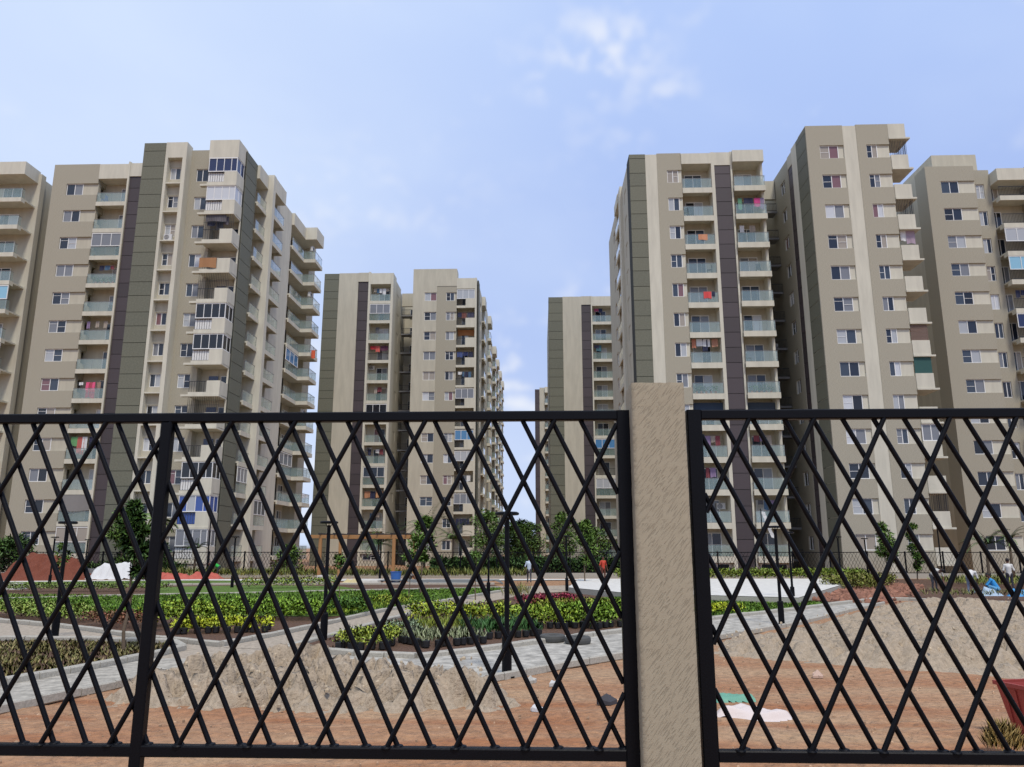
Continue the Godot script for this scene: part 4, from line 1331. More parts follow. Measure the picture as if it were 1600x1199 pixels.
func tower_right() -> void:
	var t := tower("large cream and taupe tower right of the pillar with two glass balcony columns", Vector3(20, 0, -82))
	core(t, 9.45, 22.6, 73.75, 94, 40.6)
	core(t, 22.4, 27.7, 81.05, 94, 40.7)
	core(t, 27.5, 33.2, 69.2, 94, 40.8)
	var f := front(t, 71.7)
	var b := 1.66
	panels(t, f, "green_panel", "green", 9.35, 10.98, 0.06, 0, 41.45, b, [0.3, 1.7], 2.1)
	solid(t, f, "cream_light", 10.98, 12.14, 0, 41.4, 0.02)
	window_column(t, f, "taupe", 12.14, 14.58, 13.13, 14.25, 41.5, 0.04, b, 0.62, 2.0, "cream_light", 2.14)
	balcony_column(t, f, 14.58, 17.53, b, 41.4, {"proj": 0.12, "fascia": 0.55, "door": [15.1, 16.85]}, {4: {"fascia": 0.55}})
	solid(t, f, "cream_light", 17.53, 17.85, 0, 41.5, 0.1)
	panels(t, f, "dark_panel", "dark", 17.85, 19.45, 0.0, 0, 40.1, b, [0.0, 1.5], 2.0)
	solid(t, f, "cream_light", 17.85, 19.45, 40.1, 41.5, 0.06)
	solid(t, f, "cream_light", 19.45, 19.62, 0, 41.55, 0.1)
	balcony_column(t, f, 19.62, 22.7, b, 41.5, {"proj": 0.45, "fascia": 0.55, "door": [20.2, 21.95], "open_right": true})
	solid(t, f, "cream_light", 22.42, 22.66, 0, 41.2, -0.06, 9.3)
	# left face
	var s := left(t, 9.35)
	window_column(t, s, "cream", -78.8, -73.85, -76.9, -75.4, 41.3, -0.05, b, 0.62, 2.0, "", 1.5)
	solid(t, s, "cream_light", -80.4, -78.8, 0, 41.5, 0.22, 1.7)
	balcony_column(t, s, -84.0, -80.4, b, 41.4, {"proj": 0.3, "back": -1.4, "door": [-83.2, -81.4]})
	window_column(t, s, "cream", -94.0, -84.0, -88.0, -86.4, 41.2, 0.05, b, 0.62, 2.0, "", 1.5)
	# court
	utility_court(t, front(t, 77.0), 22.72, 25.45, b)
	# left face of the right wing
	s = left(t, 25.5)
	window_column(t, s, "taupe", -81.0, -72.75, -75.3, -73.9, 41.2, -0.03, b, 0.55, 1.9, "", 2.0)
	panels(t, s, "dark_panel", "dark", -72.75, -71.35, -0.08, 0, 40.0, b, [0.0, 1.5], 1.9)
	solid(t, s, "cream", -72.75, -71.35, 40.0, 41.3, -0.02)
	solid(t, s, "cream_light", -71.35, -69.9, 0, 41.5, 0.02)
	panels(t, s, "green_panel", "green", -69.9, -67.25, 0.03, 0, 41.5, b, [0.3, 1.7], 2.0)
	# front of the right wing
	f = front(t, 67.1)
	window_column(t, f, "taupe", 25.5, 28.95, 26.7, 28.43, 41.6, 0.0, b, 0.55, 1.9, "cream_light", 2.1)
	solid(t, f, "cream_light", 28.95, 30.2, 0, 41.55, -0.03)
	window_column(t, f, "taupe", 30.2, 33.18, 31.03, 32.04, 41.65, 0.0, b, 0.55, 1.9, "cream_light", 2.1)
	# corner balconies open to the right
	for k in 13:
		corner_balcony(t, f, 0.95 + 3.0 * k, k)
	solid(t, f, "cream_light", 33.18, 34.75, 40.2, 41.65, 0.02, 2.5)
	wall(t, "cream_light").box(33.18, 35.1, 40.05, 40.2, -2.6, 0.12, f)
	solid(t, f, "cream", 33.1, 34.3, 0, 40.0, -2.9, 20.0)
	finish(t)

func corner_balcony(t: Tower, f: Transform3D, y: float, k: int) -> void:
	var mb := MB.new()
	mb.box(33.19, 35.1, 0.0, 0.16, -2.7, 0.12)
	mb.box(33.2, 34.75, 0.16, 1.5, -0.16, 0.04)
	var bal := put("balcony", mb.mesh(), mats["cream_light"], t.root, f * Transform3D(Basis(), Vector3(0, y, 0)))
	var rl := MB.new()
	rl.box(34.68, 34.73, 1.38, 1.43, -2.5, -0.17)
	for i in 16:
		var z := -0.25 - i * 0.15
		rl.box(34.69, 34.72, 0.16, 1.38, z - 0.012, z + 0.012)
	put("railing", rl.mesh(), mats["dark_metal"], bal)
	var d := MB.new()
	d.box(33.5, 34.2, 0.16, 2.3, -2.9, -2.84)
	put("door", d.mesh(), mats["pane7"], bal)
	if k in [12, 10, 1]:
		var g := MB.new()
		for i in 11:
			var x := 33.25 + i * 0.148
			g.box(x - 0.012, x + 0.012, 1.5, 3.0, -0.08, -0.055)
		for i in 14:
			var z := -0.2 - i * 0.17
			g.box(34.69, 34.715, 1.43, 3.0, z - 0.012, z + 0.012)
		put("grille", g.mesh(), mats["dark_metal"], bal)
	elif k in [6, 5]:
		var g := MB.new()
		if k == 6:
			for i in 12:
				g.box(33.22, 34.72, 1.52 + i * 0.12, 1.58 + i * 0.12 + 0.03, -0.09, -0.06)
		else:
			g.box(33.22, 34.72, 1.5, 2.97, -0.09, -0.06)
		put("blind", g.mesh(), mat("brown_blind", lin(0.16, 0.10, 0.08), 0.7) if k == 6 else mat("green_blind", lin(0.015, 0.075, 0.065), 0.6), bal)
	elif k == 3:
		var g := MB.new()
		for x in [33.22, 33.95, 34.64]:
			g.box(x, x + 0.08, 1.5, 3.0, -0.1, -0.02)
		g.box(33.3, 34.64, 1.5, 1.58, -0.098, -0.022)
		g.box(33.3, 34.64, 2.9, 2.998, -0.098, -0.022)
		put("glazing_frame", g.mesh(), mats["frame"], bal)
		g = MB.new()
		g.box(33.25, 34.7, 1.55, 2.95, -0.07, -0.05)
		put("pane", g.mesh(), mats["pane3"], bal)

func tower_edge_right() -> void:
	var t := tower("taupe fronted tower at the right edge with balconies running out of the photo", Vector3(48, 0, -84))
	core(t, 40.4, 58, 76.95, 96, 40.6, "cream")
	core(t, 42.6, 47.3, 77.5, 84, 43.9)
	var f := front(t, 74.8)
	var b := 1.66
	window_column(t, f, "taupe", 40.3, 45.25, 41.77, 43.58, 41.2, 0.0, b, 0.52, 1.88, "cream_light", 2.2)
	var g := front(t, 75.4)
	window_column(t, g, "taupe", 45.2, 47.1, 45.6, 46.45, 41.0, 0.0, b, 0.15, 1.75, "", 2.0)
	balcony_column(t, f, 47.1, 50.6, 1.5, 40.5, {"beam": 1.3, "proj": 0.7, "rail": "bars", "fascia": 0.5, "door": [47.3, 48.3], "open_left": true, "open_right": true}, {9: {"glazed": "pane9"}, 7: {"glazed": "pane10"}, 10: {"glazed": "pane2"}, 3: {"glazed": "pane1"}})
	solid(t, f, "taupe", 50.6, 58, 0, 41.1, 0.0)
	var s := left(t, 40.3)
	solid(t, s, "cream", -96, -77.0, 0, 41.0, 0.0, 1.0)
	finish(t)


# ---------------------------------------------------------------- trees
func crown_leaves(mb: MB, c: Vector3, rad: Vector3, n: int, l: float, w: float, c0: Color, c1: Color, r: RandomNumberGenerator) -> void:
	for i in n:
		var d := any_dir(r)
		var q := c + d * rad * pow(r.randf(), 0.4)
		mb.col = shade(c0, c1, r) * 1.6
		var dir := (d + any_dir(r) * 0.9 + Vector3(0, -0.15, 0)).normalized()
		mb.leaf(q, dir, dir.cross(any_dir(r)).normalized(), l * r.randf_range(0.6, 1.3), w * r.randf_range(0.7, 1.2))

# tree with a bent tapering trunk, limbs and leaf clumps
func tree(called: String, label: String, cat: String, at: Vector2, h: float, spread: float, low: float, n: int, leaf: float, c0: Color, c1: Color, sd: int, trunk := 0.05, group := "") -> void:
	var r := RandomNumberGenerator.new()
	r.seed = sd
	var o := thing(called, label, cat, Vector3(at.x, 0, -at.y), group)
	var tb := MB.new()
	var p := Vector3.ZERO
	var pts := [p]
	for k in 6:
		var q := Vector3(r.randf_range(-0.04, 0.04) * h * 0.4, h * 0.92 * (k + 1) / 6.0, r.randf_range(-0.04, 0.04) * h * 0.4)
		tb.tube(p, q, trunk * (1.0 - k / 7.0), trunk * (1.0 - (k + 1) / 7.0), 7, k == 0)
		p = q
		pts.append(q)
	var lb := MB.new()
	var clumps := maxi(7, int(spread * 9 + h * 2))
	for k in clumps:
		var y := lerpf(low, h, pow(r.randf(), 0.8))
		var wide := spread * (0.55 + 0.6 * sin(PI * clampf((y - low) / (h - low + 0.01), 0.08, 0.95)))
		var a := r.randf() * TAU
		var s: int = clampi(int(y / (h * 0.92) * 6.0) - 1, 0, 5)
		var root: Vector3 = pts[s]
		var c := Vector3(cos(a) * wide * r.randf_range(0.15, 0.75), y, sin(a) * wide * r.randf_range(0.15, 0.75))
		tb.tube(root, c, trunk * 0.38, trunk * 0.1, 5, false)
		var rad := Vector3(1, 0.75, 1) * wide * r.randf_range(0.28, 0.5)
		var k0 := r.randf_range(0.75, 1.2)
		crown_leaves(lb, c, rad, n * 5 / 4 / clumps, leaf * 1.1, leaf * 0.17, Color(c0.r * k0, c0.g * k0, c0.b * k0), c1, r)
	put("trunk", tb.mesh(), mats["bark"], o)
	put("crown", lb.mesh(), mats["leaf"], o)

func palm(label: String, at: Vector2, h: float, frond: float, count: int, c0: Color, c1: Color, sd: int, group := "") -> void:
	var r := RandomNumberGenerator.new()
	r.seed = sd
	var o := thing("palm_tree", label, "palm", Vector3(at.x, 0, -at.y), group)
	var tb := MB.new()
	tb.tube(Vector3.ZERO, Vector3(0.05, h, 0.03), 0.12, 0.07, 9)
	put("trunk", tb.mesh(), mats["bark"], o)
	var mb := MB.new()
	for k in count:
		var a := TAU * k / count + r.randf_range(-0.3, 0.3)
		var el := r.randf_range(0.1, 1.25)
		var dir := Vector3(cos(a) * cos(el), sin(el), sin(a) * cos(el))
		var p := Vector3(0.05, h, 0.03)
		var l := frond * r.randf_range(0.8, 1.15)
		for s in 9:
			var q := p + dir * l / 9.0
			dir = (dir + Vector3(0, -0.17, 0)).normalized()
			var side := dir.cross(Vector3.UP).normalized()
			for e in [-1.0, 1.0]:
				for m in 2:
					mb.col = shade(c0, c1, r)
					var d: Vector3 = (side * e + dir * 0.7 + Vector3(0, -0.3, 0)).normalized()
					mb.leaf(p.lerp(q, m * 0.5), d, dir, l * 0.22 * (1.0 - s / 14.0), 0.035)
			p = q
	put("fronds", mb.mesh(), mats["leaf"], o)

func trees() -> void:
	var dk := Color(0.04, 0.085, 0.024)
	var md := Color(0.08, 0.15, 0.032)
	var lt := Color(0.15, 0.24, 0.045)
	tree("young_tree", "slim dark leaved young tree left of the fence's square post", "tree", Vector2(-9.55, 18.2), 3.4, 0.42, 1.5, 3600, 0.15, dk, md, 101, 0.045)
	palm("young palm beside the slim dark tree, pale green fronds", Vector2(-10.6, 21.2), 3.15, 0.75, 11, Color(0.16, 0.24, 0.05), lt, 102)
	for d in [[-19.5, 31.6, "thin sapling on the left lawn near the photo's left edge", 2.6, 5], [-8.45, 33.2, "thin sapling on the left lawn behind the dark green plants", 2.2, 6], [-6.2, 37.5, "thin bare stemmed sapling in the middle of the left lawn", 2.3, 7], [-3.0, 37.0, "leaning thin sapling by the kerb beside the paved walk", 2.2, 8]]:
		tree("sapling", d[2], "sapling", Vector2(d[0], d[1]), d[3], 0.28, 1.6, 260, 0.16, md, lt, d[4], 0.03, "saplings on the left lawn")
	tree("young_tree", "leafy young tree on the left lawn before the pergola's right end", "tree", Vector2(-6.25, 41.5), 3.9, 0.75, 1.9, 2200, 0.2, md, lt, 111, 0.05)
	tree("young_tree", "slender young tree by the walk, seen left of the pillar", "tree", Vector2(2.9, 50.5), 4.1, 0.75, 1.6, 2000, 0.22, md, lt, 112, 0.05)
	tree("young_tree", "young tree before the right tower, first of three to the right", "tree", Vector2(24.3, 56), 4.0, 0.8, 1.2, 2200, 0.22, md, lt, 113, 0.05)
	tree("young_tree", "narrow young tree before the open ground-floor corner balcony of the right tower", "tree", Vector2(28.6, 61), 4.2, 0.6, 0.8, 1800, 0.22, dk, lt, 114, 0.05)
	palm("palm before the right edge tower, behind the standing worker", Vector2(29.6, 53.2), 2.7, 1.9, 13, dk, md, 115)
	palm("second smaller palm at the right edge", Vector2(32.5, 55.5), 3.0, 1.5, 11, md, lt, 116)
	# planting behind the far fence
	palm("bushy palm behind the pergola, left of the two tall ones", Vector2(-13.8, 66.8), 2.8, 2.6, 20, dk, md, 121)
	palm("tall feathery palm behind the right post of the pergola", Vector2(-10.2, 69.5), 4.2, 2.9, 22, dk, md, 122)
	palm("palm right of the pergola before the taupe window columns", Vector2(-7.4, 66.6), 3.2, 2.3, 18, md, lt, 123)
	tree("shade_tree", "dense dark green tree at the foot of the pale tower left of the sky gap", "tree", Vector2(-4.6, 69), 5.6, 1.7, 0.6, 4200, 0.22, md, lt, 124, 0.12, "trees at the end of the garden")
	tree("shade_tree", "round mid green tree in the sky gap right of the nearest lamp", "tree", Vector2(-0.9, 72), 4.6, 1.6, 0.5, 4200, 0.21, dk, lt, 125, 0.12, "trees at the end of the garden")
	tree("shade_tree", "tall loose green tree at the foot of the dark striped tower", "tree", Vector2(2.2, 70), 5.6, 1.2, 0.8, 3200, 0.22, md, lt, 126, 0.1, "trees at the end of the garden")
	tree("shade_tree", "broad low tree behind the red shirted worker", "tree", Vector2(5.2, 74), 4.2, 1.9, 0.6, 3600, 0.22, md, lt, 127, 0.1, "trees at the end of the garden")
	for d in [[-6, 210, 9.0, 5.0, "farthest dark tree in the sky gap, left one"], [3, 225, 8.5, 6.0, "farthest dark tree in the sky gap, right one"], [-14, 225, 8.0, 6.0, "far tree hidden mostly by the distant left tower"]]:
		tree("distant_tree", d[4], "tree", Vector2(d[0], d[1]), d[2], d[3], 1.0, 2600, 1.0, dk, md, int(d[1]) + int(d[0]), 0.3)
	tree("bush", "dark bush behind the red earth mound at the left edge", "bush", Vector2(-45.5, 66.2), 3.2, 2.0, 0.2, 2600, 0.34, dk, md, 131, 0.08)
	tree("bush", "bright green bushy tree between the earth mound and the dark panels", "bush", Vector2(-35.8, 66.2), 5.6, 1.3, 0.6, 2400, 0.32, md, lt, 132, 0.08)
	tree("bush", "dark bush behind the white tarpaulin", "bush", Vector2(-32.6, 66.0), 2.6, 1.5, 0.2, 1800, 0.3, dk, md, 133, 0.06)
	tree("bush", "low bush under the cream columns of the left tower", "bush", Vector2(-21.3, 66.2), 2.6, 1.2, 0.2, 1400, 0.3, md, lt, 134, 0.06)
	palm("small dark palm before the lowest glazed bay", Vector2(-29.3, 66.0), 2.4, 1.7, 14, dk, md, 135)


# ---------------------------------------------------------------- people
# joints in metres; bones carry two radii and a colour; one continuous skin is meshed from the blended field
func person(label: String, at: Vector3, turn: float, bones: Array, blobs := []) -> Node3D:
	var o := thing("person", label, "person", at, "", turn)
	var cell := 0.027
	var lo := Vector3(9, 9, 9)
	var hi := -lo
	for b in bones:
		for e in [0, 1]:
			var q: Vector3 = b[e]
			var rad: float = maxf(b[2], b[3]) + 0.06
			lo = lo.min(q - Vector3(rad, rad, rad))
			hi = hi.max(q + Vector3(rad, rad, rad))
	var nx := int((hi.x - lo.x) / cell) + 2
	var ny := int((hi.y - lo.y) / cell) + 2
	var nz := int((hi.z - lo.z) / cell) + 2
	var fld := PackedFloat32Array()
	fld.resize(nx * ny * nz)
	fld.fill(1.0)
	for b in bones:
		var p: Vector3 = b[0]
		var q: Vector3 = b[1]
		var r0: float = b[2]
		var r1: float = b[3]
		var m := maxf(r0, r1) + 0.07
		var a0 := ((p.min(q) - Vector3(m, m, m) - lo) / cell).max(Vector3.ZERO)
		var a1 := ((p.max(q) + Vector3(m, m, m) - lo) / cell)
		var d := q - p
		var dd := maxf(d.length_squared(), 1e-6)
		for k in range(int(a0.z), mini(nz, int(a1.z) + 1)):
			for j in range(int(a0.y), mini(ny, int(a1.y) + 1)):
				for i in range(int(a0.x), mini(nx, int(a1.x) + 1)):
					var x := lo + Vector3(i, j, k) * cell
					var t := clampf((x - p).dot(d) / dd, 0.0, 1.0)
					var s := x.distance_to(p + d * t) - lerpf(r0, r1, t)
					var id := (k * ny + j) * nx + i
					var e := fld[id]
					var h := clampf(0.5 + 0.5 * (e - s) / 0.035, 0.0, 1.0)
					fld[id] = lerpf(e, s, h) - 0.035 * h * (1.0 - h)
	var mb := MB.new()
	var ids := {}
	var corner := [0, 1, nx, nx + 1, nx * ny, nx * ny + 1, nx * ny + nx, nx * ny + nx + 1]
	for k in nz - 1:
		for j in ny - 1:
			for i in nx - 1:
				var id := (k * ny + j) * nx + i
				var neg := 0
				for c in corner:
					if fld[id + c] < 0.0:
						neg += 1
				if neg == 0 or neg == 8:
					continue
				var sum := Vector3.ZERO
				var cnt := 0
				for ax in 3:
					var st: int = [1, 2, 4][ax]
					for c in 8:
						if c & st:
							continue
						var u := fld[id + corner[c]]
						var w := fld[id + corner[c | st]]
						if (u < 0.0) != (w < 0.0):
							var t := u / (u - w)
							var pt := Vector3(i + (c & 1), j + ((c >> 1) & 1), k + ((c >> 2) & 1))
							pt[ax] += t
							sum += pt
							cnt += 1
				var x := lo + sum / cnt * cell
				var g := Vector3(fld[id + 1] - fld[id], fld[id + nx] - fld[id], fld[id + nx * ny] - fld[id])
				ids[id] = mb.v.size()
				mb.v.append(x)
				mb.n.append(g.normalized() if g.length() > 1e-6 else Vector3.UP)
				var best := 1e9
				var col := Color(1, 1, 1)
				for b in bones:
					var p: Vector3 = b[0]
					var q: Vector3 = b[1]
					var d := q - p
					var t := clampf((x - p).dot(d) / maxf(d.length_squared(), 1e-6), 0.0, 1.0)
					var s := x.distance_to(p + d * t) - lerpf(b[2], b[3], t)
					if s < best:
						best = s
						col = b[4]
				mb.c.append(col)
	for id in ids:
		var i: int = id % nx
		var j: int = (id / nx) % ny
		var k: int = id / (nx * ny)
		for ax in 3:
			var st: int = [1, nx, nx * ny][ax]
			if (fld[id] < 0.0) == (fld[id + st] < 0.0):
				continue
			var s1: int = [nx, nx * ny, 1][ax]
			var s2: int = [nx * ny, 1, nx][ax]
			if not (ids.has(id - s1) and ids.has(id - s2) and ids.has(id - s1 - s2)):
				continue
			var a: int = ids[id]
			var b: int = ids[id - s1]
			var c: int = ids[id - s1 - s2]
			var d: int = ids[id - s2]
			if fld[id] < 0.0:
				mb.tri_ids(a, b, c); mb.tri_ids(a, c, d)
			else:
				mb.tri_ids(a, c, b); mb.tri_ids(a, d, c)
	put("body", mb.mesh(), mats["tint"], o)
	return o

# pose from a few joints; +z is the way the figure faces
func figure(label: String, at: Vector3, turn: float, pose: String, shirt: Color, trousers: Color, hair := Color(0.012, 0.01, 0.01)) -> Node3D:
	var skin := Color(0.14, 0.065, 0.04)
	var hip := Vector3(0, 0.90, 0)
	var chest := Vector3(0, 1.28, 0.0)
	var neck := Vector3(0, 1.46, 0.01)
	var head := Vector3(0, 1.62, 0.03)
	var kl := Vector3(0.11, 0.48, 0.04)
	var kr := Vector3(-0.11, 0.48, 0.02)
	var fl := Vector3(0.13, 0.07, -0.02)
	var fr := Vector3(-0.13, 0.07, -0.04)
	var el := Vector3(0.27, 1.12, -0.02)
	var er := Vector3(-0.27, 1.12, -0.02)
	var hl := Vector3(0.28, 0.86, 0.10)
	var hr := Vector3(-0.28, 0.86, 0.10)
	if pose == "walk":
		kl = Vector3(0.10, 0.49, 0.13); fl = Vector3(0.11, 0.07, 0.16)
		kr = Vector3(-0.10, 0.47, -0.03); fr = Vector3(-0.11, 0.10, -0.28)
	elif pose == "bend":
		hip = Vector3(0, 0.86, -0.1); chest = Vector3(0, 1.08, 0.26); neck = Vector3(0, 1.10, 0.46); head = Vector3(0, 1.12, 0.62)
		el = Vector3(0.25, 0.80, 0.42); er = Vector3(-0.25, 0.80, 0.42); hl = Vector3(0.15, 0.52, 0.5); hr = Vector3(-0.15, 0.52, 0.5)
		kl = Vector3(0.12, 0.46, 0.02); kr = Vector3(-0.12, 0.46, 0.02)
	elif pose == "squat":
		hip = Vector3(0, 0.28, -0.18); chest = Vector3(0, 0.62, 0.02); neck = Vector3(0, 0.79, 0.10); head = Vector3(0, 0.92, 0.17)
		kl = Vector3(0.19, 0.46, 0.26); kr = Vector3(-0.19, 0.46, 0.26); fl = Vector3(0.17, 0.07, 0.02); fr = Vector3(-0.17, 0.07, 0.02)
		el = Vector3(0.27, 0.48, 0.28); er = Vector3(-0.27, 0.48, 0.28); hl = Vector3(0.1, 0.28, 0.46); hr = Vector3(-0.1, 0.28, 0.46)
	var up := (neck - chest).normalized()
	var sl := chest + up * 0.11 + Vector3(0.17, 0, 0)
	var sr := chest + up * 0.11 - Vector3(0.17, 0, 0)
	var jl := hip + Vector3(0.09, -0.02, 0)
	var jr := hip - Vector3(0.09, 0.02, 0)
	var fw := (head - neck).normalized()
	var toe := Vector3(0, -0.035, 0.15)
	var b := [
		[hip + Vector3(0.05, 0, 0), hip - Vector3(0.05, 0, 0), 0.125, 0.125, trousers],
		[hip, chest, 0.13, 0.15, shirt], [sl, sr, 0.075, 0.075, shirt], [chest, neck, 0.11, 0.055, shirt],
		[neck, head, 0.05, 0.055, skin], [head, head + up * 0.05, 0.083, 0.09, skin], [head + up * 0.06 - Vector3(0, 0, 0.03), head + up * 0.085, 0.088, 0.085, hair],
		[head + Vector3(0, -0.01, 0.085), head + Vector3(0, 0.015, 0.08), 0.014, 0.01, skin],
		[jl, kl, 0.092, 0.062, trousers], [kl, fl, 0.06, 0.045, trousers], [jr, kr, 0.092, 0.062, trousers], [kr, fr, 0.06, 0.045, trousers],
		[fl, fl + toe, 0.04, 0.032, hair], [fr, fr + toe, 0.04, 0.032, hair],
		[sl, el, 0.058, 0.046, shirt], [sr, er, 0.058, 0.046, shirt], [el, hl, 0.042, 0.03, skin], [er, hr, 0.042, 0.03, skin],
	]
	for q in [[hl, el, 1.0], [hr, er, -1.0]]:
		var dir: Vector3 = (q[0] - q[1]).normalized()
		b.append([q[0], q[0] + dir * 0.09, 0.034, 0.03, skin])
		for k in 4:
			b.append([q[0] + dir * 0.09 + Vector3(0.013 * (k - 1.5), 0, 0), q[0] + dir * (0.16 - 0.012 * absf(k - 1.4)) + Vector3(0.02 * (k - 1.5), -0.01, 0), 0.011, 0.008, skin])
		b.append([q[0] + dir * 0.03, q[0] + dir * 0.08 + Vector3(0, 0, 0.045), 0.013, 0.009, skin])
	return person(label, at, turn, b)

func people() -> void:
	var white := Color(0.62, 0.61, 0.58)
	figure("person in a pale blue shirt walking away along the paved walk", Vector3(-0.72, 0.05, -54.6), PI, "walk", Color(0.45, 0.53, 0.62), Color(0.05, 0.05, 0.055))
	figure("person in a red shirt by the fence left of the pillar", Vector3(4.75, 0.03, -59.2), 0.4, "stand", Color(0.5, 0.06, 0.035), Color(0.12, 0.04, 0.03))
	figure("person in a bright green shirt bending over before the left tower", Vector3(-25.6, 0.05, -62.0), -1.2, "bend", Color(0.03, 0.42, 0.06), Color(0.03, 0.03, 0.035))
	figure("person in a light grey shirt stooping by the sand on the right", Vector3(22.2, 0.06, -45.4), 0.3, "bend", Color(0.50, 0.49, 0.45), Color(0.07, 0.07, 0.075))
	figure("person in a white shirt squatting in the group on the right", Vector3(22.6, 0.06, -42.4), 2.4, "bend", white, Color(0.2, 0.25, 0.34))
	figure("person squatting in a bright blue top on the right", Vector3(23.4, 0.06, -41.8), -2.0, "squat", Color(0.03, 0.25, 0.55), Color(0.1, 0.28, 0.45))
	figure("person standing in a white shirt, rightmost of the workers", Vector3(26.5, 0.06, -45.6), 2.9, "stand", white, Color(0.035, 0.035, 0.045))
	figure("person crouching under the pergola beside the blue bucket", Vector3(-9.2, 0.05, -55.2), 1.5, "squat", Color(0.22, 0.21, 0.2), Color(0.06, 0.06, 0.06))


# ---------------------------------------------------------------- the fence in front
func clip_bar(xt: float, xb: float, yt: float, yb: float, x0: float, x1: float) -> Array:
	var a := Vector2(xt, yt)
	var b := Vector2(xb, yb)
	for lim in [x0, x1]:
		var inside_a := a.x >= x0 and a.x <= x1
		var inside_b := b.x >= x0 and b.x <= x1
		if not inside_a and not inside_b and (a.x < x0) == (b.x < x0):
			return []
		var out_lim: float = lim
		if (a.x - out_lim) * (b.x - out_lim) < 0.0:
			var c := a.lerp(b, (out_lim - a.x) / (b.x - a.x))
			if (out_lim == x0 and a.x < x0) or (out_lim == x1 and a.x > x1):
				a = c
			else:
				b = c
	if a.distance_to(b) < 0.05:
		return []
	return [a, b]

func lattice_panel(o: Node3D, x0: float, x1: float, back_from: float, fore_from: float) -> void:
	var lie := Basis(Vector3(0, 1, 0), Vector3(1, 0, 0), Vector3(0, 0, -1))
	var yt := 2.957
	var yb := 1.597
	var z := -3.4
	var org := -o.position
	for q in [["top_rail", yt, 3.0], ["bottom_rail", 1.552, yb]]:
		var mb := MB.new()
		var hh: float = (q[2] - q[1]) / 2
		mb.bevel_bar(hh, 0.0225, x1 - x0 - 0.13, 0.005, Transform3D(lie, Vector3(x0 + 0.065, q[1] + hh, z) + org))
		put(q[0], mb.mesh(), mats["black_paint"], o)
	for q in [x0, x1 - 0.065]:
		var mb := MB.new()
		mb.bevel_bar(0.0325, 0.0235, 1.60, 0.005, Transform3D(Basis(), Vector3(q + 0.0325, 1.40, z) + org))
		put("end_post", mb.mesh(), mats["black_paint"], o)
	var r := RandomNumberGenerator.new()
	r.seed = 900 + int(x0 * 10)
	for dirn in 2:
		var step := 0.1325 if dirn == 0 else 0.2905
		var x := back_from if dirn == 0 else fore_from
		while x < x1 + 0.9:
			var j := r.randf_range(-0.007, 0.007)
			var c := clip_bar(x + j, x + j + (0.675 if dirn == 0 else -0.71), yt, yb, x0 + 0.065, x1 - 0.065)
			if c.size():
				var a: Vector2 = c[0]
				var b: Vector2 = c[1]
				var mb := MB.new()
				var zz := z + (-0.011 if dirn == 0 else 0.011)
				mb.tube(Vector3(a.x, a.y + 0.004, zz) + org, Vector3(b.x, b.y - 0.004, zz) + org, 0.0109, 0.0109, 10, false)
				# weld bead where the bar meets the rail
				if absf(b.y - yb) < 0.001:
					mb.lathe(Vector3(b.x, b.y - 0.002, zz) + org, [Vector2(0.024, 0.0), Vector2(0.021, 0.006), Vector2(0.0, 0.012)], 8)
				put("lattice_bar", mb.mesh(), mats["black_paint"], o)
			x += step

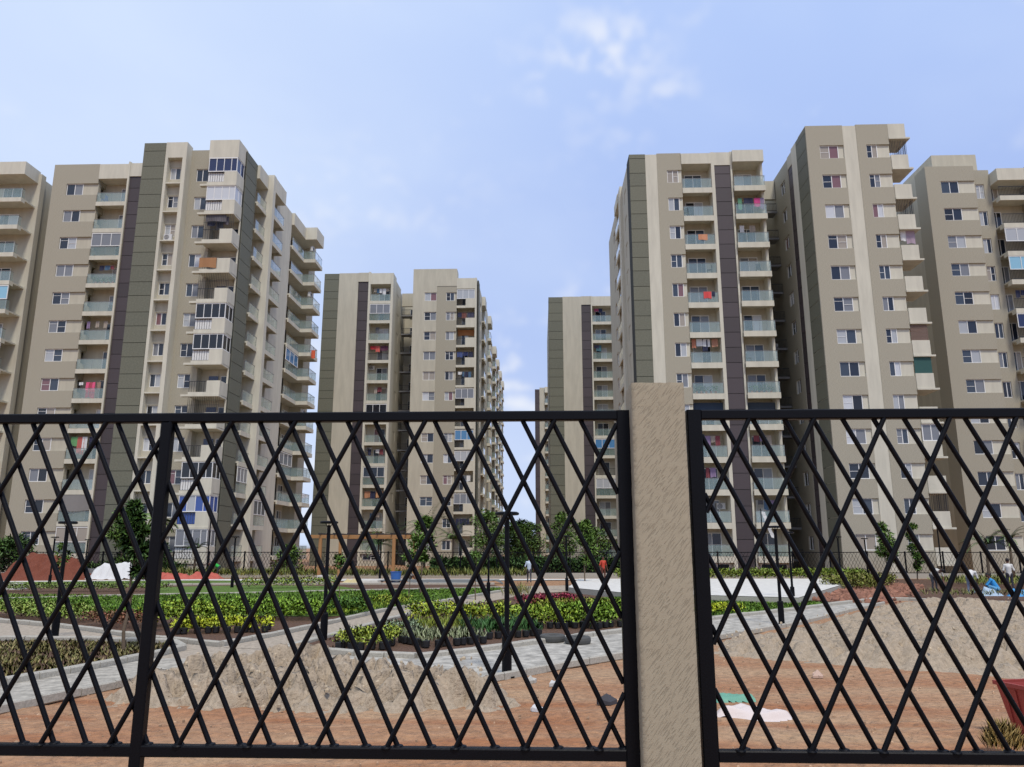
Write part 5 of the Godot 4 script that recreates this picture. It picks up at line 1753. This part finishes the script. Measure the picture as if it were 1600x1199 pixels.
func front_fence() -> void:
	var lp := thing("fence_panel", "black steel lattice panel left of the rough plastered pillar", "fence", Vector3(-1.6, 1.4, -3.4), "black lattice panels of the front fence")
	lattice_panel(lp, -3.75, 0.412, -4.576, -4.286)
	var mid := MB.new()
	mid.bevel_bar(0.0245, 0.0235, 1.566, 0.005, Transform3D(Basis(), Vector3(-1.684, 1.39, -3.399) - lp.position))
	put("middle_post", mid.mesh(), mats["black_paint"], lp)
	for y in [2.245, 1.825]:
		var h := MB.new()
		h.box(0.413, 0.431, y, y + 0.09, -3.40, -3.375)
		h.tube(Vector3(0.418, y - 0.004, -3.368), Vector3(0.418, y + 0.094, -3.368), 0.011, 0.011, 8)
		var m := MB.new()
		m.v = h.v
		for i in m.v.size():
			m.v[i] -= lp.position
		m.n = h.n; m.c = h.c; m.idx = h.idx
		put("hinge", m.mesh(), mats["black_paint"], lp)
	var rp := thing("fence_panel", "black steel lattice panel right of the rough plastered pillar", "fence", Vector3(2.3, 1.4, -3.4), "black lattice panels of the front fence")
	lattice_panel(rp, 0.657, 4.0, 0.822 - 0.1325 * 7, 0.932 - 0.2905 * 2)
	# pillar with a gently uneven rendered surface
	var p := thing("fence_pillar", "beige pillar with rough slanting plaster texture between the two fence panels", "pillar", Vector3(0.519, 0, -3.4))
	var f := fbm(61, 3.0, 3)
	var f2 := fbm(63, 22.0, 3)
	var mb := MB.new()
	var hw := 0.116
	var top := 3.104
	var ring := []
	var n := 44
	for k in n:
		var t := k / float(n) * 4.0
		var s := int(t)
		var e := (t - s) * 2.0 - 1.0
		var q: Vector2 = [Vector2(e, 1), Vector2(1, -e), Vector2(-e, -1), Vector2(-1, e)][s]
		var len := pow(pow(absf(q.x), 22.0) + pow(absf(q.y), 22.0), 1.0 / 22.0)
		ring.append(q / len * hw)
	var rows := 150
	for j in rows + 1:
		var y := top * j / rows
		for k in n:
			var q: Vector2 = ring[k]
			var w := 1.0 + (0.012 * f.get_noise_3d(q.x * 3, y * 0.7, q.y * 3) + 0.02 * f2.get_noise_3d(q.x * 4.0 + y * 1.2, y * 2.0 - q.x, q.y * 4.0)) * 0.8
			if j == rows:
				w *= 0.985
			mb.v.append(Vector3(q.x * w, y + (0.004 * f2.get_noise_2d(q.x * 6, q.y * 6) if j == rows else 0.0), q.y * w))
			mb.n.append(Vector3(q.x, 0, q.y).normalized())
			mb.c.append(Color(1, 1, 1))
	for j in rows:
		for k in n:
			var a := j * n + k
			var b := j * n + (k + 1) % n
			mb.tri_ids(a, b, b + n)
			mb.tri_ids(a, b + n, a + n)
	# facet-true normals for flat faces
	for j in range(0, rows + 1):
		for k in n:
			var a := mb.v[j * n + (k + 1) % n] - mb.v[j * n + (k + n - 1) % n]
			var u := mb.v[mini(rows, j + 1) * n + k] - mb.v[maxi(0, j - 1) * n + k]
			mb.n[j * n + k] = a.cross(u).normalized()
	var c := mb.v.size()
	mb.v.append(Vector3(0, top, 0)); mb.n.append(Vector3.UP); mb.c.append(Color(1, 1, 1))
	for k in n:
		mb.tri_ids(rows * n + k, rows * n + (k + 1) % n, c)
	put("pillar_body", mb.mesh(), mats["stucco"], p)
	# low wall that carries the fence, just below the frame
	var w := thing("compound_wall", "low plastered wall carrying the black lattice fence", "wall", Vector3(0, 0, -3.4))
	var wm := MB.new()
	wm.box(-9, 0.395, 0.0, 1.38, -0.115, 0.115)
	wm.box(0.643, 9, 0.0, 1.38, -0.115, 0.115)
	put("wall_body", wm.mesh(), mats["stucco"], w)


# ---------------------------------------------------------------- small things
func cloth(mb: MB, x: float, y: float, w: float, h: float, r: RandomNumberGenerator, z := 0.0) -> void:
	var n := 5
	var ph := r.randf() * 6.0
	for i in n:
		for j in 4:
			var p := []
			for q in [[i, j + 1], [i + 1, j + 1], [i + 1, j], [i, j]]:
				p.append(Vector3(x + w * q[0] / n, y - h * q[1] / 4.0 * (1.0 + 0.05 * sin(ph + q[0])), z + 0.04 * sin(ph + q[0] * 1.5) * q[1] / 4.0))
			mb.quad(p[0], p[1], p[2], p[3])

func laundry(label: String, at: Vector3, items: Array, sd: int, turn := 0.0, called := "laundry", cat := "laundry") -> void:
	var r := RandomNumberGenerator.new()
	r.seed = sd
	var o := thing(called, label, cat, at, "", turn)
	var line := MB.new()
	var total := 0.0
	for it in items:
		total = maxf(total, it[0] + it[1])
	line.tube(Vector3(-0.1, 0.0, 0), Vector3(total + 0.1, 0.0, 0), 0.008, 0.008, 5)
	put("rail", line.mesh(), mats["grey_metal"], o)
	for it in items:
		var mb := MB.new()
		mb.col = it[3]
		cloth(mb, it[0], 0.0, it[1], it[2], r)
		put("cloth", mb.mesh(), mats["tint"], o)

func clutter() -> void:
	# air conditioners
	var ac := thing("air_conditioner", "white air conditioner on the shelf below the third niche window of the left tower", "air conditioner", Vector3(-35.75, 31.52, -68.62), "outdoor units of the towers")
	var mb := MB.new()
	mb.bevel_bar(0.4, 0.15, 0.58, 0.02, Transform3D(Basis(), Vector3(0, 0.02, 0)))
	put("casing", mb.mesh(), mats["white_cloth"], ac)
	mb = MB.new()
	for k in 4:
		mb.lathe(Vector3.ZERO, [Vector2(0.06 * k + 0.03, 0.0), Vector2(0.06 * k + 0.045, 0.012), Vector2(0.06 * k + 0.06, 0.0)], 16)
	var xf := Transform3D(Basis(Vector3(1, 0, 0), PI / 2), Vector3(-0.1, 0.31, 0.155))
	put("fan_grille", mb.mesh(), mats["dark_metal"], ac, xf)
	for d in [
		[23.3, 34.37, -77.45, "air conditioner on the second ledge from the top in the right tower's court"], [23.4, 28.37, -77.45, "air conditioner on the fourth ledge from the top in the right tower's court"],
		[24.3, 22.37, -77.45, "air conditioner on the sixth ledge from the top in the right tower's court"], [24.1, 13.37, -77.45, "air conditioner on a lower ledge of the right tower's court, above the fence rail"],
		[17.0, 14.6, -72.9, "air conditioner high in the dark balcony beside the right tower's dark stripe"], [22.0, 14.6, -72.9, "air conditioner high in the balcony at the right of the right tower's dark stripe"],
		[-24.3, 27.9, -108.75, "air conditioner in the fifth balcony from the top of the pale tower"], [-24.3, 15.9, -108.75, "air conditioner in a balcony just above the fence rail of the pale tower"],
		[-28.3, 38.9, -90.2, "air conditioner in the topmost rear corner balcony of the left tower"], [-28.3, 32.9, -90.2, "air conditioner in the third rear corner balcony from the top of the left tower"],
		[-28.4, 18.1, -90.4, "air conditioner in a lower rear corner balcony of the left tower"], [16.9, 5.9, -72.9, "air conditioner in a low left balcony of the right tower"]]:
		var o := dup(ac, Vector3(d[0], d[1], d[2]), d[3])
		if d[0] < -26.0:
			o.rotation.y = PI / 2
	# laundry and cloths on the balconies
	var pink := Color(0.72, 0.10, 0.22)
	var red := Color(0.45, 0.035, 0.04)
	var white := Color(0.65, 0.65, 0.65)
	var navy := Color(0.02, 0.025, 0.06)
	var orange := Color(0.50, 0.21, 0.06)
	laundry("pink and white washing on the left tower balcony just above the fence rail", Vector3(-45.9, 18.6, -73.4), [[0.1, 0.4, 0.3, white], [0.8, 0.9, 0.8, pink], [0.85, 0.9, 1.6, Color(0.42, 0.06, 0.1)], [1.9, 0.4, 0.7, Color(0.3, 0.2, 0.15)]], 1)
	laundry("green and mixed washing on the balcony just below the fence rail of the left tower", Vector3(-46.0, 13.1, -73.4), [[0.05, 0.9, 0.9, Color(0.12, 0.3, 0.12)], [0.7, 0.7, 1.7, Color(0.45, 0.12, 0.1)], [1.2, 0.5, 1.3, white], [1.9, 0.8, 1.1, navy]], 2)
	laundry("brown orange cloth spread over the railing of the open bay balcony of the left tower", Vector3(-32.3, 29.57, -68.22), [[0.0, 1.66, 1.0, Color(0.34, 0.17, 0.075)]], 3)
	laundry("dark clothes in the third bay balcony from the top of the left tower", Vector3(-32.0, 33.9, -68.6), [[0.0, 0.8, 0.9, navy], [0.9, 0.7, 1.2, Color(0.03, 0.03, 0.04)], [1.6, 0.5, 0.8, Color(0.12, 0.1, 0.12)]], 4)
	laundry("grey roll blind in the third bay balcony from the top of the left tower", Vector3(-32.2, 34.05, -68.4), [[0.1, 2.0, 0.7, Color(0.13, 0.12, 0.13)]], 5, 0.0, "blind", "blind")
	laundry("grey roller shutter closing the second lowest balcony of the left tower", Vector3(-46.1, 7.4, -73.08), [[0.0, 2.95, 1.5, Color(0.22, 0.21, 0.2)]], 6, 0.0, "roller_shutter", "shutter")
	laundry("red towel on the left balcony, fifth from the top of the right tower", Vector3(16.1, 26.75, -71.6), [[0.0, 0.75, 0.7, Color(0.6, 0.07, 0.07)], [0.8, 0.3, 0.5, navy]], 7)
	laundry("orange and white washing in the right tower's sixth left balcony from the top", Vector3(14.8, 22.1, -72.0), [[0.0, 0.4, 0.9, Color(0.45, 0.18, 0.11)], [0.45, 1.3, 0.75, white], [1.0, 0.5, 1.2, navy], [1.9, 0.6, 0.8, Color(0.4, 0.2, 0.13)]], 8)
	laundry("pink and green washing on the right balcony, second from the top of the right tower", Vector3(20.0, 36.5, -71.7), [[0.0, 0.4, 1.2, Color(0.1, 0.25, 0.15)], [0.6, 0.9, 0.6, navy], [1.6, 0.6, 0.9, Color(0.55, 0.06, 0.22)], [2.2, 0.4, 1.2, Color(0.25, 0.2, 0.3)]], 9)
	laundry("orange mat over the left balcony, third from the top of the right tower", Vector3(15.9, 32.7, -71.62), [[0.0, 0.9, 0.6, Color(0.55, 0.25, 0.14)]], 10)
	laundry("white and pink bedding in a corner balcony of the right tower", Vector3(33.4, 31.0, -67.4), [[0.0, 0.6, 1.0, white], [0.5, 0.8, 1.3, Color(0.35, 0.27, 0.33)]], 11)
	laundry("red and dark washing on the fourth balcony from the top of the pale tower", Vector3(-24.6, 31.3, -107.9), [[0.1, 0.9, 0.5, red], [0.9, 0.6, 0.9, Color(0.6, 0.12, 0.1)], [1.6, 1.1, 0.7, Color(0.1, 0.03, 0.06)]], 12)
	laundry("orange and dark washing below the fence rail on the pale tower", Vector3(-24.6, 10.2, -107.9), [[0.1, 0.8, 0.9, Color(0.42, 0.2, 0.11)], [0.9, 0.7, 1.1, navy], [1.7, 1.0, 0.9, Color(0.5, 0.27, 0.14)]], 13)
	laundry("dark blue washing in the pale tower's second corner balcony from the top", Vector3(-11.8, 36.4, -108.3), [[0.0, 0.6, 0.7, navy], [0.6, 0.7, 0.9, Color(0.16, 0.06, 0.05)], [1.5, 0.9, 0.8, Color(0.05, 0.05, 0.09)]], 14)
	laundry("orange painted screen in the third corner balcony of the pale tower's right wing", Vector3(-11.9, 34.0, -109.2), [[0.05, 2.5, 0.9, Color(0.46, 0.2, 0.085)]], 15, 0.0, "screen", "screen")
	laundry("blue washing in the fourth corner balcony of the pale tower's right wing", Vector3(-11.8, 30.4, -108.3), [[0.0, 0.8, 0.8, Color(0.06, 0.09, 0.22)], [0.9, 0.7, 0.6, Color(0.02, 0.03, 0.1)], [1.7, 0.6, 0.8, navy]], 16)
	laundry("red and navy washing on the top balcony of the dark striped tower", Vector3(8.9, 39.4, -116.5), [[0.0, 0.7, 0.5, Color(0.3, 0.05, 0.1)], [0.7, 0.6, 0.7, navy]], 17)
	laundry("navy washing on the third balcony from the top of the dark striped tower", Vector3(8.8, 33.4, -116.4), [[0.0, 1.0, 0.5, Color(0.05, 0.05, 0.09)], [0.3, 0.8, 1.0, Color(0.05, 0.12, 0.15)]], 18)
	laundry("turquoise cloth over the railing at the right edge tower", Vector3(47.3, 17.6, -74.0), [[0.0, 2.6, 0.9, Color(0.02, 0.42, 0.42)]], 19)
	laundry("orange cloth hung out of a rear corner balcony of the left tower", Vector3(-27.5, 25.9, -89.4), [[0.0, 0.5, 1.0, Color(0.62, 0.11, 0.05)]], 20)
	laundry("navy curtain in the dark balcony left of the right tower's dark stripe", Vector3(14.7, 15.9, -72.3), [[0.0, 2.8, 0.9, Color(0.03, 0.05, 0.085)]], 21, 0.0, "blind", "blind")
	laundry("dark curtain in the balcony right of the right tower's dark stripe", Vector3(19.8, 15.9, -72.3), [[0.0, 2.7, 0.9, Color(0.04, 0.055, 0.08)]], 22, 0.0, "blind", "blind")
	# more things kept on balconies: folded chairs, drying racks, towels; counted from the top
	var nth := ["top", "second", "third", "fourth", "fifth", "sixth", "seventh", "eighth", "ninth", "tenth", "eleventh", "twelfth", "lowest"]
	var chair := MB.new()
	chair.box(-0.22, 0.22, 0.40, 0.44, -0.22, 0.22)
	chair.box(-0.22, 0.22, 0.44, 0.88, -0.24, -0.2)
	for q in [[-0.2, -0.2], [0.2, -0.2], [-0.2, 0.2], [0.2, 0.2]]:
		chair.tube(Vector3(q[0], 0, q[1]), Vector3(q[0], 0.41, q[1]), 0.022, 0.022, 6)
	var cmesh := chair.mesh()
	for d in [[15.0, 71.95, 11, "left glass balcony of the right tower"], [16.9, 71.95, 9, "left glass balcony of the right tower"], [21.6, 71.8, 9, "right glass balcony of the right tower"], [20.1, 71.8, 6, "right glass balcony of the right tower"], [-45.6, 73.6, 12, "glass balcony of the left tower"], [-43.6, 73.6, 8, "glass balcony of the left tower"]]:
		var base := 1.66 if d[0] > 0 else 1.89
		var o := thing("chair", "dark chair in the %s %s" % [nth[12 - d[2]], d[3]], "chair", Vector3(d[0], base + 3.0 * d[2], -d[1]), "chairs on balconies", d[0])
		put("frame", cmesh, mats["dark_metal"] if d[2] != 12 else mats["pane8"], o)
	var tones := [navy, Color(0.35, 0.3, 0.25), white, Color(0.2, 0.05, 0.06), Color(0.06, 0.12, 0.2), Color(0.25, 0.18, 0.3), Color(0.1, 0.1, 0.11)]
	var kr := RandomNumberGenerator.new()
	kr.seed = 55
	for d in [[-11.7, 108.2, 1.36, [8, 6, 3, 1], "corner balcony of the pale tower's right wing"], [14.9, 72.1, 1.66, [3, 2], "left glass balcony of the right tower"], [20.0, 72.0, 1.66, [10, 3, 1], "right glass balcony of the right tower"], [-45.9, 73.5, 1.89, [9, 7, 3], "glass balcony of the left tower"], [47.5, 74.6, 1.5, [8, 6, 4], "balcony of the right edge tower"], [-24.4, 108.0, 2.1, [12, 10, 7, 4, 1], "balcony beside the pale tower's dark stripe"]]:
		for k in d[3]:
			var items := []
			var x := 0.1
			while x < 2.1:
				var w := kr.randf_range(0.3, 0.6)
				if kr.randf() < 0.75:
					items.append([x, w, kr.randf_range(0.4, 1.0), tones[kr.randi() % tones.size()]])
				x += w + 0.06
			if items.is_empty():
				items.append([0.2, 0.5, 0.8, navy])
			laundry("mixed small washing in the %s %s" % [nth[12 - k], d[4]], Vector3(d[0], d[2] + 3.0 * k + 2.05, -d[1]), items, 200 + k)
	# plants on balconies
	for d in [[15.0, 16.7, -71.9, "green potted plants along the left balcony above the pillar's top"], [20.2, 16.7, -71.9, "green potted plants along the right balcony above the fence rail"], [-45.5, 28.95, -73.6, "potted plants behind the glass of the left tower's fourth balcony from the top"]]:
		var o := thing("potted_plants", d[3], "potted plants", Vector3(d[0], d[1], d[2]))
		var r := RandomNumberGenerator.new()
		r.seed = int(d[0] * 10)
		var lb := MB.new()
		var pm := MB.new()
		for k in 5:
			pm.lathe(Vector3(k * 0.45, 0, 0), [Vector2(0.08, 0), Vector2(0.13, 0.24), Vector2(0.0, 0.22)], 10)
			crown_leaves(lb, Vector3(k * 0.45, 0.5, 0), Vector3(0.24, 0.32, 0.2), 70, 0.16, 0.04, Color(0.03, 0.09, 0.03), Color(0.08, 0.16, 0.04), r)
		put("pots", pm.mesh(), mat("pot", lin(0.3, 0.13, 0.08), 0.8), o)
		put("foliage", lb.mesh(), mats["leaf"], o)
	# tyres on the footpath
	var ty := thing("tyre", "worn tyre lying on the footpath left of the pillar, the upper left of two", "tyre", Vector3(0.32, 0.045, -20.75), "tyres on the footpath")
	mb = MB.new()
	mb.lathe(Vector3.ZERO, [Vector2(0.17, 0.03), Vector2(0.2, 0.0), Vector2(0.29, 0.0), Vector2(0.325, 0.03), Vector2(0.335, 0.09), Vector2(0.325, 0.15), Vector2(0.29, 0.18), Vector2(0.2, 0.18), Vector2(0.17, 0.15)], 32)
	put("tread", mb.mesh(), mats["rubber"], ty)
	mb = MB.new()
	mb.lathe(Vector3.ZERO, [Vector2(0.17, 0.15), Vector2(0.19, 0.09), Vector2(0.17, 0.03)], 32)
	put("inner_wall", mb.mesh(), mats["bag"], ty)
	dup(ty, Vector3(0.95, 0.045, -20.35), "worn tyre lying flat on the footpath, the nearer right one of two")
	# loose things on the bare earth
	var r2 := RandomNumberGenerator.new()
	r2.seed = 12
	for d in [[1.05, 13.1, 0.13, "dark grey lump of rock on the bare earth left of the pillar", Color(0.05, 0.05, 0.055), "rock"], [-0.2, 15.0, 0.10, "pale block of stone by the foot of the nearest lamp", Color(0.42, 0.40, 0.36), "stone"], [0.25, 14.7, 0.08, "small whitish stone right of the nearest lamp's foot", Color(0.5, 0.5, 0.48), "stone"], [-0.05, 12.5, 0.09, "white crumpled scrap at the right tip of the sand heap", Color(0.62, 0.63, 0.64), "scrap"], [3.0, 15.9, 0.14, "pale stone on the bare earth just right of the pillar", Color(0.55, 0.47, 0.42), "stone"], [5.3, 15.8, 0.1, "small pinkish stone before the sand on the right", Color(0.5, 0.36, 0.28), "stone"]]:
		mb = MB.new()
		mb.col = d[4]
		for k in 3:
			stone(mb, Vector3(r2.randf_range(-0.5, 0.5) * d[2], 0, r2.randf_range(-0.4, 0.4) * d[2]), d[2] * r2.randf_range(0.7, 1.1), r2)
		var o := put(d[5], mb.mesh(), mats["tint"])
		o.position = Vector3(d[0], 0.0, -d[1])
		tag(o, d[3], d[5])
	var n := fbm(91, 2.2, 4)
	var gs := put("plastic_sheet", heap([[2.75, 13.2], [2.8, 14.0], [3.1, 13.95], [3.5, 13.7], [3.55, 13.45], [3.1, 13.3]], 0.04, 0.15, func(q: Vector2) -> float: return 0.04 + 0.05 * n.get_noise_2dv(q), -0.06), mat("green_plastic", lin(0.13, 0.33, 0.23), 0.5))
	tag(gs, "green plastic sheet crumpled on the earth right of the pillar", "plastic sheet")
	var ws := put("sack", heap([[2.55, 12.1], [2.6, 12.5], [3.0, 12.65], [3.4, 12.5], [3.75, 12.3], [3.7, 12.1], [3.4, 11.98], [3.0, 12.0]], 0.04, 0.16, func(q: Vector2) -> float: return 0.07 + 0.07 * n.get_noise_2dv(q * 0.7), -0.06), mat("sack_cloth", lin(0.62, 0.54, 0.50), 0.8))
	tag(ws, "flattened pale sack on the earth right of the pillar", "sack")
	# red crate and straw bag at the right edge
	var cr := thing("crate", "red plastic crate with sloping sides at the lower right edge", "crate", Vector3(6.72, 0, -10.9), "", 0.25)
	mb = MB.new()
	var b0 := 0.36
	var b1 := 0.46
	for k in 4:
		var a := Basis(Vector3.UP, k * PI / 2)
		mb.quad(a * Vector3(-b0, 0.02, b0), a * Vector3(b0, 0.02, b0), a * Vector3(b1, 0.62, b1), a * Vector3(-b1, 0.62, b1))
		mb.quad(a * Vector3(b0 - 0.02, 0.03, b0 - 0.02), a * Vector3(-b0 + 0.02, 0.03, b0 - 0.02), a * Vector3(-b1 + 0.02, 0.62, b1 - 0.02), a * Vector3(b1 - 0.02, 0.62, b1 - 0.02))
		for j in 5:
			var x := -0.32 + j * 0.16
			mb.box(x - 0.012, x + 0.012, 0.05, 0.58, 0.0, 0.02, Transform3D(a, a * Vector3(0, 0, 0.405)) * Transform3D(Basis(Vector3(1, 0, 0), 0.165), Vector3(0, 0, -0.05)))
	var rp := mat("red_plastic", lin(0.30, 0.045, 0.035), 0.5)
	put("crate_sides", mb.mesh(), rp, cr)
	mb = MB.new()
	mb.box(-b0, b0, 0.0, 0.03, -b0, b0)
	put("crate_floor", mb.mesh(), rp, cr)
	mb = MB.new()
	for k in 4:
		mb.box(-0.485, 0.445, 0.60, 0.65, 0.447, 0.49, Transform3D(Basis(Vector3.UP, k * PI / 2), Vector3.ZERO))
	put("rim", mb.mesh(), rp, cr)
	var sb := thing("straw_bundle", "bundle of yellow straw against the red crate", "straw", Vector3(5.62, 0, -10.25))
	mb = MB.new()
	for k in 900:
		var d := any_dir(r2)
		d.y = absf(d.y)
		mb.col = shade(Color(0.6, 0.44, 0.16), Color(0.4, 0.28, 0.1), r2)
		var p := d * Vector3(0.2, 0.26, 0.2) * r2.randf_range(0.7, 1.0)
		mb.leaf(p, (Vector3(0.1, 1.0, 0.0) + any_dir(r2) * 0.6).normalized(), any_dir(r2), 0.16, 0.008)
	put("straw", mb.mesh(), mats["leaf"], sb)
	# building materials along the far path
	var wt := put("tarpaulin", heap([[-35.6, 60.4], [-35.2, 62.4], [-32.6, 62.8], [-31.4, 61.6], [-32.0, 60.3]], 0.15, 1.0, func(q: Vector2) -> float: return 1.1 + 0.5 * n.get_noise_2dv(q * 0.35) + 0.12 * n.get_noise_2dv(q), 0.0), mats["white_cloth"])
	tag(wt, "white tarpaulin over a heap beside the slim dark tree", "tarpaulin")
	var rt := put("tarpaulin", heap([[-31.2, 60.2], [-31.0, 61.9], [-28, 62.4], [-24.8, 61.8], [-25.0, 60.4], [-28, 59.8]], 0.15, 0.6, func(q: Vector2) -> float: return 0.35 + 0.5 * n.get_noise_2dv(q * 0.4), 0.0), mat("red_sheet", lin(0.42, 0.09, 0.06), 0.7))
	tag(rt, "red tarpaulin spread behind the fence's square post", "tarpaulin")
	var bs := thing("block_stack", "stack of grey concrete blocks between the earth mound and the white tarpaulin", "blocks", Vector3(-37.2, 0, -62.4))
	for j in 4:
		for i in 7:
			mb = MB.new()
			mb.box(-0.19, 0.19, 0, 0.19, -0.1, 0.1)
			put("block", mb.mesh(), mat("block", lin(0.2, 0.205, 0.21), 0.9), bs, Transform3D(Basis(Vector3.UP, r2.randf_range(-0.04, 0.04)), Vector3(-0.9 + i * 0.4 + 0.1 * (j % 2), j * 0.2, r2.randf_range(-0.03, 0.03))))
	for d in [[-31.5, 45.3, 2.6, 0.35, "pale sheet material lying on the strip at the photo's left", "sheet_stack"], [-15.2, 55.0, 0.9, 0.5, "white board leaning at the kerb left of the pergola", "board"], [-12.3, 54.6, 2.4, 0.18, "long pale slabs laid on the far path before the pergola", "sheet_stack"]]:
		mb = MB.new()
		for k in 3:
			mb.box(-d[2] / 2 + 0.06 * k, d[2] / 2 - 0.04 * k, d[3] * k / 3.0, d[3] * (k + 0.9) / 3.0, -0.5, 0.45 - 0.05 * k)
		var o := put(d[5], mb.mesh(), mats["slab"])
		o.position = Vector3(d[0], 0.05, -d[1])
		tag(o, d[4], "building material")
	var gk := put("grey_slab", heap([[-11.2, 53.2], [-11.0, 54.6], [-2.5, 55.0], [-2.4, 53.6]], 0.3, 0.4, func(q: Vector2) -> float: return 0.3, 0.0), mat("dark_slab", lin(0.12, 0.125, 0.12), 0.8))
	tag(gk, "long low dark slab along the far path right of the pergola", "slab")
	var bu := thing("bucket", "blue bucket at the foot of the pergola's right post", "bucket", Vector3(-9.9, 0.05, -54.2))
	mb = MB.new()
	mb.lathe(Vector3.ZERO, [Vector2(0.0, 0.0), Vector2(0.3, 0.0), Vector2(0.38, 0.75), Vector2(0.35, 0.75), Vector2(0.28, 0.05), Vector2(0.0, 0.05)], 16)
	put("bucket_body", mb.mesh(), mat("blue_plastic", lin(0.04, 0.14, 0.42), 0.5), bu)
	mb = MB.new()
	mb.lathe(Vector3(0, 0.73, 0), [Vector2(0.38, 0), Vector2(0.405, 0.02), Vector2(0.38, 0.04)], 16)
	put("rim", mb.mesh(), mat("blue_plastic"), bu)
	for d in [[-12.9, 53.6, "cream plastic bag heap on the far path before the pergola", Color(0.5, 0.42, 0.22)], [23.9, 40.6, "blue cloth bundle between the workers", Color(0.06, 0.3, 0.6)], [22.8, 41.0, "pale blue cloth on the ground by the squatting worker", Color(0.35, 0.45, 0.55)]]:
		var o := put("bundle", heap([[d[0] - 0.7, d[1] - 0.4], [d[0] - 0.5, d[1] + 0.5], [d[0] + 0.5, d[1] + 0.5], [d[0] + 0.7, d[1] - 0.3]], 0.08, 0.4, func(q: Vector2) -> float: return 0.38 + 0.3 * n.get_noise_2dv(q * 0.6), 0.03), mat("bundle%d" % int(d[1] * 10), (d[3] as Color).linear_to_srgb(), 0.8))
		tag(o, d[2], "bundle")
